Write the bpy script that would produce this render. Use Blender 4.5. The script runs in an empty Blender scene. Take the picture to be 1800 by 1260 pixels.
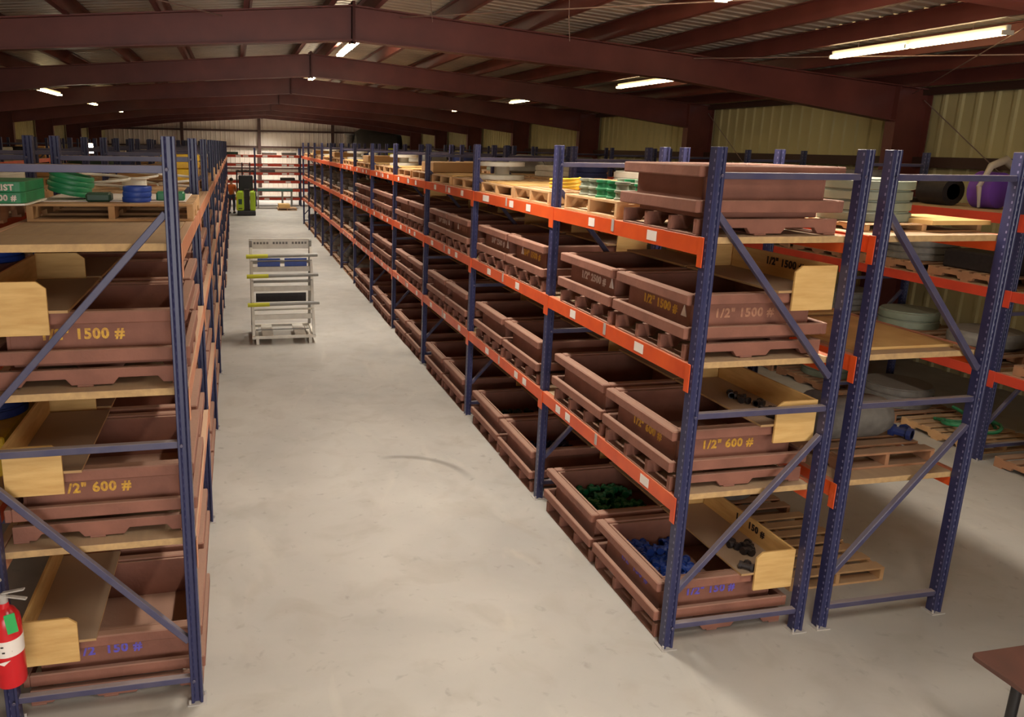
import bpy, bmesh, math, random
from mathutils import Vector, Matrix
PI = math.pi
rnd = random.Random(7)
D = bpy.data
COL = bpy.context.scene.collection
SC = bpy.context.scene

# ------------------------------------------------------------------ camera, world, light, exposure
H_CAM, YAW, PITCH, ROLL, FPX, CX, CY = 3.4848, 0.21999, 0.23406, 0.017955, 1353.344, 716.65, 577.894
cy_, sy_, cp_, sp_ = math.cos(YAW), math.sin(YAW), math.cos(PITCH), math.sin(PITCH)
fwd = Vector((sy_*cp_, cy_*cp_, -sp_)); rgt = Vector((cy_, -sy_, 0)); upv = rgt.cross(fwd)
r2 = rgt*math.cos(ROLL) + upv*math.sin(ROLL); u2 = upv*math.cos(ROLL) - rgt*math.sin(ROLL)
cam = D.objects.new('camera', D.cameras.new('camera')); COL.objects.link(cam)
cam.matrix_world = Matrix(((r2.x, u2.x, -fwd.x, 0), (r2.y, u2.y, -fwd.y, 0), (r2.z, u2.z, -fwd.z, H_CAM), (0, 0, 0, 1)))
cam.data.sensor_width = 36; cam.data.lens = FPX/1800*36
cam.data.shift_x = (900-CX)/1800; cam.data.shift_y = -(630-CY)/1800
cam.data.clip_end = 200; cam.data.clip_start = 0.05
SC.camera = cam
SC.view_settings.view_transform = 'Standard'; SC.view_settings.look = 'None'
SC.view_settings.gamma = 1; SC.view_settings.use_curve_mapping = False
SC.view_settings.exposure = 0.08
TUBE_POWER = 46.0
LAMP_POWER = 92.0
w = D.worlds.new('daylight'); SC.world = w; w.use_nodes = True
w.node_tree.nodes['Background'].inputs[0].default_value = (0.9, 0.94, 1.0, 1)
w.node_tree.nodes['Background'].inputs[1].default_value = 1.0
def area_light(name, loc, rot, sx, sy, power, col):
    l = D.lights.new(name, 'AREA'); l.shape = 'RECTANGLE'; l.size = sx; l.size_y = sy; l.energy = power; l.color = col
    o = D.objects.new(name, l); o.location = loc; o.rotation_euler = rot; COL.objects.link(o); return o
# added fill light behind the camera, as if daylight entered by an unseen door
area_light('added_rear_fill_light', (0.6, -6.8, 2.3), (PI/2, 0, 0), 4.6, 4.2, 500, (1.0, .96, .91))

# ------------------------------------------------------------------ materials
def lin(c):
    return tuple((v/255/12.92 if v/255 <= .04045 else ((v/255+.055)/1.055)**2.4) for v in c) + (1,)
def nd(nt, t, **kw):
    n = nt.nodes.new(t)
    for k, v in kw.items(): setattr(n, k, v)
    return n
def mat(name, c, rough=.6, metal=0, c2=None, scale=6, amt=.5, bump=0, bscale=40, stretch=None, dust=None, dust_amt=.6, detail=4, emit=0):
    m = D.materials.new(name); m.use_nodes = True; nt = m.node_tree; L = nt.links
    b = nt.nodes['Principled BSDF']; b.inputs['Roughness'].default_value = rough; b.inputs['Metallic'].default_value = metal
    tc = nd(nt, 'ShaderNodeTexCoord'); src = tc.outputs['Object']
    if stretch:
        mp = nd(nt, 'ShaderNodeMapping'); mp.inputs['Scale'].default_value = stretch; L.new(src, mp.inputs[0]); src = mp.outputs[0]
    out = None
    if c2:
        oi = nd(nt, 'ShaderNodeObjectInfo')
        ad = nd(nt, 'ShaderNodeVectorMath', operation='ADD'); L.new(src, ad.inputs[0])
        ml = nd(nt, 'ShaderNodeMath', operation='MULTIPLY'); ml.inputs[1].default_value = 37.0; L.new(oi.outputs['Random'], ml.inputs[0])
        L.new(ml.outputs[0], ad.inputs[1])
        n = nd(nt, 'ShaderNodeTexNoise'); n.inputs['Scale'].default_value = scale; n.inputs['Detail'].default_value = detail
        L.new(ad.outputs[0], n.inputs['Vector'])
        r = nd(nt, 'ShaderNodeMapRange'); r.inputs[1].default_value = .5-.25*amt-.05; r.inputs[2].default_value = .5+.25*amt+.05
        L.new(n.outputs['Fac'], r.inputs[0])
        mx = nd(nt, 'ShaderNodeMix', data_type='RGBA'); mx.inputs[6].default_value = lin(c); mx.inputs[7].default_value = lin(c2)
        L.new(r.outputs[0], mx.inputs[0]); out = mx.outputs[2]
    if dust:
        g = nd(nt, 'ShaderNodeNewGeometry'); sx = nd(nt, 'ShaderNodeSeparateXYZ'); L.new(g.outputs['True Normal'], sx.inputs[0])
        r = nd(nt, 'ShaderNodeMapRange'); r.inputs[1].default_value = .4; r.inputs[2].default_value = 1; r.inputs[4].default_value = dust_amt
        L.new(sx.outputs[2], r.inputs[0])
        mx = nd(nt, 'ShaderNodeMix', data_type='RGBA'); mx.inputs[7].default_value = lin(dust)
        if out: L.new(out, mx.inputs[6])
        else: mx.inputs[6].default_value = lin(c)
        L.new(r.outputs[0], mx.inputs[0]); out = mx.outputs[2]
    if out: L.new(out, b.inputs['Base Color'])
    else: b.inputs['Base Color'].default_value = lin(c)
    if bump:
        n = nd(nt, 'ShaderNodeTexNoise'); n.inputs['Scale'].default_value = bscale; L.new(src, n.inputs['Vector'])
        bp = nd(nt, 'ShaderNodeBump'); bp.inputs['Strength'].default_value = bump; bp.inputs['Distance'].default_value = .01
        L.new(n.outputs['Fac'], bp.inputs['Height']); L.new(bp.outputs[0], b.inputs['Normal'])
    if emit:
        b.inputs['Emission Color'].default_value = lin(c); b.inputs['Emission Strength'].default_value = emit
    return m
M = {}
M['post'] = mat('blue_rack_paint', (42, 43, 78), .38, 0, (52, 52, 86), 9, .7, dust=(150, 140, 140), dust_amt=.5)
M['brace'] = mat('dusty_blue_brace_paint', (62, 60, 92), .45, 0, (84, 78, 98), 7, .8, dust=(165, 152, 150), dust_amt=.8)
M['orange'] = mat('orange_beam_paint', (230, 94, 40), .35, 0, (208, 76, 34), 4, .6, dust=(200, 150, 120), dust_amt=.6)
M['sheen_dusty_beam'] = mat('sheen_dusty_orange_beam_paint', (214, 150, 112), .45, 0, (190, 116, 86), 4, .8, dust=(204, 176, 146), dust_amt=.8)  # grazing-angle sheen painted in as a paler orange; dust on upward faces
M['redorange'] = mat('red_orange_beam_paint', (205, 66, 40), .5, 0, (186, 58, 38), 4, .6, dust=(170, 130, 110), dust_amt=.6)
M['crate'] = mat('red_oxide_crate_paint', (148, 96, 78), .75, 0, (122, 78, 63), 5, .9, bump=.25, bscale=30, dust=(168, 134, 114), dust_amt=.7)
M['crate_in'] = mat('crate_inside_paint', (112, 52, 42), .85, 0, (96, 44, 36), 5, .9, dust=(120, 86, 74), dust_amt=.5)
M['deck'] = mat('dusty_plank_wood', (202, 164, 112), .8, 0, (172, 138, 96), 3, .8, bump=.2, stretch=(8, 1, 8), dust=(176, 152, 128), dust_amt=.65)
M['ply'] = mat('plywood_fresh', (224, 184, 118), .7, 0, (198, 152, 88), 4, .9, bump=.15, stretch=(1, 1, 7), detail=6)
M['plydust'] = mat('plywood_dusty', (190, 150, 100), .8, 0, (160, 126, 88), 4, .9, dust=(150, 130, 112), dust_amt=.75)
M['pallet'] = mat('pallet_wood', (206, 162, 112), .8, 0, (176, 132, 88), 5, .9, bump=.2, dust=(192, 162, 130), dust_amt=.6)
M['pallet_dark'] = mat('old_pallet_wood', (170, 120, 84), .85, 0, (140, 98, 70), 5, .9, dust=(160, 134, 110), dust_amt=.6)
M['paper'] = mat('white_card', (238, 226, 216), .6)
M['clip'] = mat('grey_clip', (176, 168, 160), .5)
M['yellow_paint'] = mat('yellow_stencil', (226, 178, 50), .6, 0, (190, 130, 60), 60, .6)
M['white_paint'] = mat('white_stencil', (224, 208, 196), .6, 0, (190, 160, 148), 60, .6)
M['violet_paint'] = mat('violet_stencil', (104, 96, 214), .6, 0, (112, 88, 160), 60, .6)
M['faded_paint'] = mat('faded_stencil', (186, 136, 104), .6, 0, (150, 98, 80), 40, .8)
M['black_paint'] = mat('black_stencil', (40, 30, 26), .6)
M['iron'] = mat('red_primer_steel', (120, 62, 54), .5, 0, (98, 48, 43), 2, .8, bump=.05)
M['iron_dark'] = mat('dark_primer_steel', (98, 44, 42), .6, 0, (78, 36, 36), 2, .8)
M['girt'] = mat('girt_steel', (70, 44, 36), .6)
M['roof'] = mat('galvanised_roof_sheet', (196, 184, 168), .4, .15, (166, 154, 140), 1.5, .9)
M['wall'] = mat('wall_panel', (206, 192, 142), .7, 0, (186, 172, 126), 1.2, .9, stretch=(1, 1, .25))
M['endwall'] = mat('end_wall_panel', (236, 222, 206), .7, 0, (222, 208, 194), 1.2, .9, stretch=(1, 1, .25))
M['fixture'] = mat('white_fixture_enamel', (222, 214, 200), .5)
M['tube'] = mat('fluorescent_tube', (255, 240, 206), .4, emit=TUBE_POWER)
M['tube_side'] = mat('dimmer_fluorescent_tube', (255, 232, 176), .4, emit=15.0)
M['wire'] = mat('steel_cable', (176, 150, 140), .4, .6)
M['dark_metal'] = mat('dark_steel', (52, 44, 44), .5, .3, (40, 34, 34), 20, .7, dust=(100, 88, 80), dust_amt=.4)
M['grey_metal'] = mat('grey_cast_parts', (128, 122, 114), .6, .2, (98, 92, 86), 12, .9, dust=(160, 148, 136), dust_amt=.5)
M['greygreen'] = mat('grey_green_rings', (132, 138, 118), .6, 0, (110, 116, 98), 6, .9, dust=(160, 156, 140), dust_amt=.5)
M['green'] = mat('green_painted_steel', (34, 128, 78), .45, 0, (28, 104, 64), 10, .8, dust=(120, 170, 130), dust_amt=.4)
M['darkgreen'] = mat('dark_green_paint', (36, 62, 46), .5, 0, (46, 74, 56), 10, .8, dust=(110, 120, 100), dust_amt=.3)
M['blue'] = mat('bright_blue_paint', (42, 78, 172), .45, 0, (34, 62, 146), 10, .8, dust=(110, 130, 180), dust_amt=.3)
M['navy'] = mat('navy_paint', (40, 54, 110), .5, 0, (32, 42, 92), 10, .8, dust=(90, 96, 130), dust_amt=.3)
M['yellow'] = mat('yellow_paint', (226, 186, 44), .5, 0, (200, 150, 40), 10, .8)
M['lime'] = mat('lime_green_paint', (168, 196, 34), .45)
M['limeyellow'] = mat('chartreuse_sleeve', (190, 186, 36), .55)
M['cartwhite'] = mat('cream_white_steel', (228, 222, 208), .5, 0, (208, 200, 186), 8, .8)
M['cartgrey'] = mat('cart_grey_tray', (158, 154, 146), .5, 0, (140, 136, 128), 8, .8)
M['red'] = mat('extinguisher_red', (206, 28, 36), .28)
M['greentag'] = mat('green_tag', (46, 168, 84), .6)
M['orangeshirt'] = mat('orange_shirt', (238, 120, 56), .8)
M['denim'] = mat('blue_grey_denim', (84, 84, 104), .85)
M['skin'] = mat('skin', (196, 138, 108), .6)
M['hair'] = mat('dark_hair', (60, 44, 36), .8)
M['tabletop'] = mat('dark_brown_tabletop', (74, 48, 40), .5, 0, (96, 60, 48), 5, .9)
M['black'] = mat('black_paint_metal', (28, 24, 26), .4)
M['purple'] = mat('purple_plastic', (104, 60, 160), .45)
M['plastic'] = mat('plastic_film', (206, 192, 180), .2)
M['plastic'].node_tree.nodes['Principled BSDF'].inputs['Transmission Weight'].default_value = .35
M['teal'] = mat('teal_paint', (58, 110, 104), .5)
M['greyunit'] = mat('dark_grey_unit', (84, 80, 74), .6, 0, (70, 66, 60), 2, .9)
M['cardboard'] = mat('cardboard', (186, 142, 92), .8)

def post_material():                       # blue upright paint with rows of pale punched slots on the faces along x
    m = M['post'].copy(); m.name = 'slotted_blue_upright'; nt = m.node_tree; L = nt.links; b = nt.nodes['Principled BSDF']
    src = b.inputs['Base Color'].links[0].from_socket
    tc = nd(nt, 'ShaderNodeTexCoord'); s = nd(nt, 'ShaderNodeSeparateXYZ'); L.new(tc.outputs['Object'], s.inputs[0])
    def mth(op, a, bb=None, c=None):
        n = nd(nt, 'ShaderNodeMath', operation=op)
        for i, v in enumerate((a, bb, c)):
            if v is None: continue
            if isinstance(v, (int, float)): n.inputs[i].default_value = v
            else: L.new(v, n.inputs[i])
        return n.outputs[0]
    zz = mth('ABSOLUTE', mth('SUBTRACT', mth('MODULO', s.outputs[2], .0508), .0254))
    zin = mth('LESS_THAN', zz, .009)
    ay = mth('ABSOLUTE', mth('ADD', s.outputs[1], .02))
    yin = mth('LESS_THAN', ay, .0055)
    g = nd(nt, 'ShaderNodeNewGeometry'); gx = nd(nt, 'ShaderNodeSeparateXYZ'); L.new(g.outputs['True Normal'], gx.inputs[0])
    nx = mth('GREATER_THAN', mth('ABSOLUTE', gx.outputs[0]), .9)
    f = mth('MULTIPLY', mth('MULTIPLY', zin, yin), nx)
    mx = nd(nt, 'ShaderNodeMix', data_type='RGBA'); L.new(f, mx.inputs[0]); L.new(src, mx.inputs[6]); mx.inputs[7].default_value = lin((120, 116, 146))
    L.new(mx.outputs[2], b.inputs['Base Color'])
    return m
M['upright'] = post_material()

def floor_material():
    m = D.materials.new('worn_concrete'); m.use_nodes = True; nt = m.node_tree; L = nt.links; b = nt.nodes['Principled BSDF']
    tc = nd(nt, 'ShaderNodeTexCoord'); P = tc.outputs['Object']
    def noise(sc, det=5, dist=0, stretch=None):
        n = nd(nt, 'ShaderNodeTexNoise'); n.inputs['Scale'].default_value = sc; n.inputs['Detail'].default_value = det; n.inputs['Distortion'].default_value = dist
        if stretch:
            mp = nd(nt, 'ShaderNodeMapping'); mp.inputs['Scale'].default_value = stretch; L.new(P, mp.inputs[0]); L.new(mp.outputs[0], n.inputs['Vector'])
        else: L.new(P, n.inputs['Vector'])
        return n.outputs['Fac']
    def rng(s, a, c, lo=0, hi=1):
        r = nd(nt, 'ShaderNodeMapRange'); r.inputs[1].default_value = a; r.inputs[2].default_value = c; r.inputs[3].default_value = lo; r.inputs[4].default_value = hi
        L.new(s, r.inputs[0]); return r.outputs[0]
    def mix(f, a, c):
        x = nd(nt, 'ShaderNodeMix', data_type='RGBA'); L.new(f, x.inputs[0])
        for i, v in ((6, a), (7, c)):
            if isinstance(v, tuple): x.inputs[i].default_value = v
            else: L.new(v, x.inputs[i])
        return x.outputs[2]
    c = mix(rng(noise(.55, 6, .6), .35, .68), lin((188, 182, 172)), lin((168, 163, 155)))
    c = mix(rng(noise(2.2, 6, .8), .5, .78, 0, .55), c, lin((158, 148, 134)))
    c = mix(rng(noise(9, 5, .4), .62, .8, 0, .55), c, lin((134, 124, 114)))
    c = mix(rng(noise(1.3, 4, 2.5, (1, .25, 1)), .6, .75, 0, .35), c, lin((206, 198, 182)))
    # curved tyre mark on the aisle floor
    s = nd(nt, 'ShaderNodeSeparateXYZ'); L.new(P, s.inputs[0])
    def mth(op, a, bb=None):
        n = nd(nt, 'ShaderNodeMath', operation=op)
        for i, v in enumerate((a, bb)):
            if v is None: continue
            if isinstance(v, (int, float)): n.inputs[i].default_value = v
            else: L.new(v, n.inputs[i])
        return n.outputs[0]
    cx, cyy, R_ = 1.62, 7.34, .75
    dx = mth('SUBTRACT', s.outputs[0], cx); dy = mth('SUBTRACT', s.outputs[1], cyy)
    dd = mth('SQRT', mth('ADD', mth('MULTIPLY', dx, dx), mth('MULTIPLY', dy, dy)))
    ring = rng(mth('ABSOLUTE', mth('SUBTRACT', dd, R_)), .015, .065, 1, 0)
    ang = mth('ARCTAN2', dy, dx)
    arc = mth('MULTIPLY', rng(ang, .0, .5), rng(ang, 1.5, 1.75, 1, 0))
    c = mix(mth('MULTIPLY', mth('MULTIPLY', ring, arc), .5), c, lin((96, 88, 78)))
    L.new(c, b.inputs['Base Color'])
    L.new(rng(noise(3, 4), .3, .7, .42, .68), b.inputs['Roughness'])
    bp = nd(nt, 'ShaderNodeBump'); bp.inputs['Strength'].default_value = .06; bp.inputs['Distance'].default_value = .01
    L.new(noise(20, 5), bp.inputs['Height']); L.new(bp.outputs[0], b.inputs['Normal'])
    return m
M['floor'] = floor_material()

# ------------------------------------------------------------------ mesh helpers
class MB:
    def __init__(s): s.v = []; s.f = []
    def add(s, vs, fs):
        n = len(s.v); s.v += [tuple(v) for v in vs]; s.f += [tuple(i+n for i in f) for f in fs]; return s
    def box(s, x0, x1, y0, y1, z0, z1):
        return s.add([(x0, y0, z0), (x1, y0, z0), (x1, y1, z0), (x0, y1, z0), (x0, y0, z1), (x1, y0, z1), (x1, y1, z1), (x0, y1, z1)],
                     [(0, 3, 2, 1), (4, 5, 6, 7), (0, 1, 5, 4), (1, 2, 6, 5), (2, 3, 7, 6), (3, 0, 4, 7)])
    def bar(s, a, b, wd, ht, up=(0, 0, 1)):
        a = Vector(a); b = Vector(b); d = (b-a).normalized(); u = Vector(up)
        r = d.cross(u)
        if r.length < 1e-4: r = d.cross(Vector((0, 1, 0)))
        r.normalize(); u = r.cross(d); r *= wd/2; u *= ht/2
        vs = [a-r-u, a+r-u, a+r+u, a-r+u, b-r-u, b+r-u, b+r+u, b-r+u]
        return s.add(vs, [(0, 1, 2, 3), (7, 6, 5, 4), (0, 4, 5, 1), (1, 5, 6, 2), (2, 6, 7, 3), (3, 7, 4, 0)])
    def tube(s, a, b, r0, r1=None, n=10):
        a = Vector(a); b = Vector(b); r1 = r0 if r1 is None else r1; d = (b-a).normalized()
        u = d.orthogonal().normalized(); v = d.cross(u)
        vs = []
        for c, r in ((a, r0), (b, r1)):
            for i in range(n):
                t = 2*PI*i/n; vs.append(c+u*math.cos(t)*r+v*math.sin(t)*r)
        fs = [(i, (i+1) % n, n+(i+1) % n, n+i) for i in range(n)] + [tuple(range(n-1, -1, -1)), tuple(range(n, 2*n))]
        return s.add(vs, fs)
    def path(s, pts, r, n=8):
        pts = [Vector(q) for q in pts]; vs = []; fs = []
        for k, q in enumerate(pts):
            d = (pts[min(k+1, len(pts)-1)]-pts[max(k-1, 0)]).normalized(); u = d.cross(Vector((.13, .31, .94))).normalized(); v = d.cross(u)
            rr = r[k] if isinstance(r, (list, tuple)) else r
            for i in range(n):
                t = 2*PI*i/n; vs.append(q+u*math.cos(t)*rr+v*math.sin(t)*rr)
        for k in range(len(pts)-1):
            for i in range(n): fs.append((k*n+i, k*n+(i+1) % n, (k+1)*n+(i+1) % n, (k+1)*n+i))
        fs += [tuple(range(n-1, -1, -1)), tuple(range((len(pts)-1)*n, len(pts)*n))]
        return s.add(vs, fs)
    def lathe(s, prof, c=(0, 0, 0), n=20, sy=1, axis='z'):
        vs = []; fs = []
        for (r, z) in prof:
            for i in range(n):
                t = 2*PI*i/n; x, y = r*math.cos(t), r*math.sin(t)*sy
                if axis == 'z': vs.append((c[0]+x, c[1]+y, c[2]+z))
                elif axis == 'y': vs.append((c[0]+x, c[1]+z, c[2]+y))
                else: vs.append((c[0]+z, c[1]+x, c[2]+y))
        for k in range(len(prof)-1):
            for i in range(n): fs.append((k*n+i, k*n+(i+1) % n, (k+1)*n+(i+1) % n, (k+1)*n+i))
        fs += [tuple(range(n-1, -1, -1)), tuple(range((len(prof)-1)*n, len(prof)*n))]
        return s.add(vs, fs)
    def prism(s, poly, axis, a, b):
        def P(u, v, w):
            return {'z': (u, v, w), 'y': (u, w, v), 'x': (w, u, v)}[axis]
        n = len(poly); vs = [P(u, v, a) for u, v in poly]+[P(u, v, b) for u, v in poly]
        return s.add(vs, [(i, (i+1) % n, n+(i+1) % n, n+i) for i in range(n)]+[tuple(range(n-1, -1, -1)), tuple(range(n, 2*n))])
    def mesh(s, name, m, bevel=0, smooth=False):
        me = D.meshes.new(name); me.from_pydata(s.v, [], s.f)
        bm = bmesh.new(); bm.from_mesh(me); bmesh.ops.recalc_face_normals(bm, faces=bm.faces)
        if bevel: bmesh.ops.bevel(bm, geom=[e for e in bm.edges if len(e.link_faces) == 2 and e.calc_face_angle(0) > .5], offset=bevel, segments=1, affect='EDGES', clamp_overlap=True)
        bm.to_mesh(me); bm.free()
        me.materials.append(m if not isinstance(m, str) else M[m])
        if smooth:
            for p in me.polygons: p.use_smooth = True
            try: me.set_sharp_from_angle(angle=.7)
            except Exception: pass
        return me
    def build(s, name, m, parent=None, bevel=0, smooth=False, loc=None):
        return obj(name, s.mesh(name, m, bevel, smooth), parent, loc)
def obj(name, me, parent=None, loc=None, rot=None):
    o = D.objects.new(name, me); COL.objects.link(o)
    if parent: o.parent = parent
    if loc: o.location = loc
    if rot: o.rotation_euler = rot
    return o
def tag(o, label, cat, group=None, kind=None):
    o['label'] = label; o['category'] = cat
    if group: o['group'] = group
    if kind: o['kind'] = kind
    return o
def thing(name, label, cat, loc=(0, 0, 0), rz=0, group=None):
    o = D.objects.new(name, None); COL.objects.link(o); o.location = loc; o.rotation_euler = (0, 0, rz); o.empty_display_size = .1
    return tag(o, label, cat, group)
def struct(o): o['kind'] = 'structure'; return o
def dup(root, label=None, loc=None, rz=None, group=None, parent=None):
    c = root.copy(); COL.objects.link(c)
    if parent: c.parent = parent
    if loc is not None: c.location = loc
    if rz is not None: c.rotation_euler = (0, 0, rz)
    if label: c['label'] = label
    if group: c['group'] = group
    for ch in list(root.children):
        if ch.type != 'LIGHT': dup(ch, parent=c)
    return c
TXT = {}
def text_mesh(s, size, m, bold=.02):
    k = (s, size, m)
    if k in TXT: return TXT[k]
    cu = D.curves.new('lettering', 'FONT'); cu.body = s; cu.size = size; cu.offset = size*bold*2; cu.extrude = .0012
    cu.align_x = 'CENTER'; cu.align_y = 'CENTER'; cu.space_character = 1.12; cu.resolution_u = 3
    o = D.objects.new('lettering', cu); COL.objects.link(o)
    me = D.meshes.new_from_object(o.evaluated_get(bpy.context.evaluated_depsgraph_get())); D.objects.remove(o)
    me.materials.clear(); me.materials.append(M[m]); me.name = 'lettering'
    TXT[k] = me; return me
R_AISLE = (PI/2, 0, -PI/2)      # lettering facing -x
R_FRONT = (PI/2, 0, 0)          # lettering facing -y
ORD = ['first', 'second', 'third', 'fourth', 'fifth', 'sixth', 'seventh', 'eighth', 'ninth', 'tenth', 'eleventh', 'twelfth', 'thirteenth', 'fourteenth']

# ------------------------------------------------------------------ building shell
RX, RZ, SL = 1.65, 5.32, .083
XW0, XW1 = -8.1, 11.4
FRAMES = [-1.0+6.1*k for k in range(9)]
Y0, Y1 = -7.0, 54.0
o = MB().box(XW0-.3, XW1+.3, Y0-3, Y1+.3, -.2, 0).build('floor', 'floor'); struct(o)
def ribbed_wall(x, side):
    s = MB(); vs = []; yy = Y0; pitch = .305
    pts = []
    while yy < Y1:
        for a, dxx in ((0, 0), (.20, 0), (.225, .03), (.28, .03)): pts.append((yy+a, dxx))
        yy += pitch
    for (y, d) in pts:
        for z in (0, 4.62): vs.append((x-side*d, y, z))
    s.add(vs, [(2*i, 2*i+2, 2*i+3, 2*i+1) for i in range(len(pts)-1)])
    s.box(x+side*.05-.01, x+side*.05+.01, Y0, Y1, 0, 4.62)
    return s
struct(ribbed_wall(XW1, 1).build('wall_right', 'wall')); struct(ribbed_wall(XW0, -1).build('wall_left', 'wall'))
def roof(x0, x1):
    s = MB(); vs = []; pts = []; yy = Y0
    while yy < Y1:
        for a, d in ((0, 0), (.13, 0), (.15, .03), (.19, .03)): pts.append((yy+a, d))
        yy += .21
    for (y, d) in pts:
        for x in (x0, x1): vs.append((x, y, RZ+.22-SL*abs(x-RX)+d))
    s.add(vs, [(2*i, 2*i+2, 2*i+3, 2*i+1) for i in range(len(pts)-1)])
    za, zb = RZ+.3-SL*abs(x0-RX), RZ+.3-SL*abs(x1-RX)
    s.add([(x0, Y0, za), (x1, Y0, zb), (x1, Y1, zb), (x0, Y1, za)], [(0, 1, 2, 3)])
    return s
s1 = roof(XW0-.1, RX); s2 = roof(RX, XW1+.1); s1.add(s2.v, s2.f)
struct(s1.build('ceiling', 'roof'))
# far gable wall, and the unseen wall behind the camera, its opening added to let daylight in
s = MB(); vs = []; pts = []; xx = XW0
while xx < XW1:
    for a, d in ((0, 0), (.20, 0), (.225, .03), (.28, .03)):
        if xx+a < XW1: pts.append((xx+a, d))
    xx += .305
pts.append((XW1, 0))
for (x, d) in pts:
    vs += [(x, Y1-d, 0), (x, Y1-d, RZ+.22-SL*abs(x-RX))]
s.add(vs, [(2*i, 2*i+2, 2*i+3, 2*i+1) for i in range(len(pts)-1)]); s.box(XW0, XW1, Y1+.04, Y1+.06, 0, 4.6)
struct(s.build('wall_back', 'endwall'))
s = MB()
for (a, b, z0, z1) in ((XW0, -2.5, 0, 4.6), (4.3, XW1, 0, 4.6), (-2.5, 4.3, 4.4, 5.2), (XW0, XW1, 4.6, 5.4)): s.box(a, b, Y0-.1, Y0, z0, z1)
struct(s.build('wall_front', 'endwall'))
# side girts
n = 0
for x, sg in ((XW1-.13, 1), (XW0+.13, -1)):
    for z, h in ((3.36, .17), (1.7, .17), (4.5, .12)):
        n += 1; struct(MB().box(x-.08, x+.08, Y0, Y1-.05, z-h/2, z+h/2).build('trim_%d' % n, 'girt'))
for z in (3.2, 4.24, 1.8):
    n += 1; struct(MB().box(XW0+.1, XW1-.1, Y1-.22, Y1-.06, z-.06, z+.06).build('trim_%d' % n, 'girt'))
for x in (-3.3, 1.65, 6.55):
    n += 1; struct(MB().box(x-.1, x+.1, Y1-.4, Y1-.22, 0, RZ-SL*abs(x-RX)).build('trim_%d' % n, 'girt'))
# purlins
px = [RX+.28+1.12*k for k in range(9)] + [RX-.28-1.12*k for k in range(9)]
for x in px:
    if not XW0+.1 < x < XW1-.1: continue
    z = RZ-SL*abs(x-RX); sg = 1 if x > RX else -1; n += 1
    s = MB().box(x-.006, x+.006, Y0, Y1-.1, z, z+.21)
    s.box(min(x, x+sg*.07), max(x, x+sg*.07), Y0, Y1-.1, z, z+.008).box(min(x, x-sg*.07), max(x, x-sg*.07), Y0, Y1-.1, z+.2, z+.208)
    struct(s.build('trim_%d' % n, 'iron'))
# rigid frames
def rafter_mesh(sg):
    s = MB(); xo = RX+sg*9.65; xi = RX+sg*9.0
    top = lambda x: RZ-SL*abs(x-RX)
    def bot(x):
        a = abs(x-RX); return 4.88-.068*a if a < 4.85 else 4.55-.128*(a-4.85)
    t = .012
    s.prism([(RX, top(RX)), (xo, top(xo)), (xo, 0), (xi, 0), (xi, bot(xi)), (RX+sg*4.85, bot(RX+4.85)), (RX, bot(RX))], 'y', -t/2, t/2)
    fl = .105
    def flange(a, b, th=.018):
        d = Vector((b[0]-a[0], 0, b[1]-a[1])).normalized()
        s.bar((a[0], 0, a[1]), (b[0], 0, b[1]), th, fl*2, up=(0, 1, 0))
    flange((RX, top(RX)), (xo, top(xo))); flange((xo, top(xo)), (xo, 0)); flange((xi, 0), (xi, bot(xi))); flange((xi, bot(xi)), (RX+sg*4.85, bot(RX+4.85))); flange((RX+sg*4.85, bot(RX+4.85)), (RX, bot(RX)))
    s.box(RX-.02 if sg > 0 else RX-.02, RX+.02, -fl-.01, fl+.01, bot(RX)-.03, top(RX)+.06)
    s.box(xi-.01, xi+.01, -fl, fl, bot(xi), top(xi))
    for q in (-.25, -.15, .15, .25): s.tube((RX+sg*.02, .04, 5.1+q), (RX+sg*.05, .04, 5.1+q), .014, n=6)
    return s.mesh('steel_frame', 'iron')
FM = {1: rafter_mesh(1), -1: rafter_mesh(-1)}
for y in FRAMES:
    for sg in (1, -1):
        n += 1; struct(obj('trim_%d' % n, FM[sg], loc=(0, y, 0)))
# bracing rods
for a, b in (((2.3, 11.1, 5.2), (6.5, 5.15, 4.8)), ((6.85, 11.1, 4.84), (10.9, 5.2, 4.5)), ((10.9, 11.1, 4.45), (6.7, 5.15, 4.85)),
             ((11.15, 11.1, 4.35), (11.15, 5.2, .1)), ((11.15, 17.2, 4.35), (11.15, 11.3, .1)), ((-.1, 11.1, 5.1), (-3.2, 5.2, 4.85)), ((-7.7, 17.2, 4.3), (-7.7, 11.4, .2))):
    n += 1; struct(MB().tube(a, b, .008, n=6).build('trim_%d' % n, 'wire'))
for (x, y, z0, z1) in ((4.0, 9.3, 4.75, 5.3), (2.55, 10.4, 5.05, 5.45)):
    n += 1; struct(MB().path([(x, y, z1), (x+.01, y, (z0+z1)/2), (x+.03, y-.02, z0)], .005, n=5).build('trim_%d' % n, 'wire'))

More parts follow.
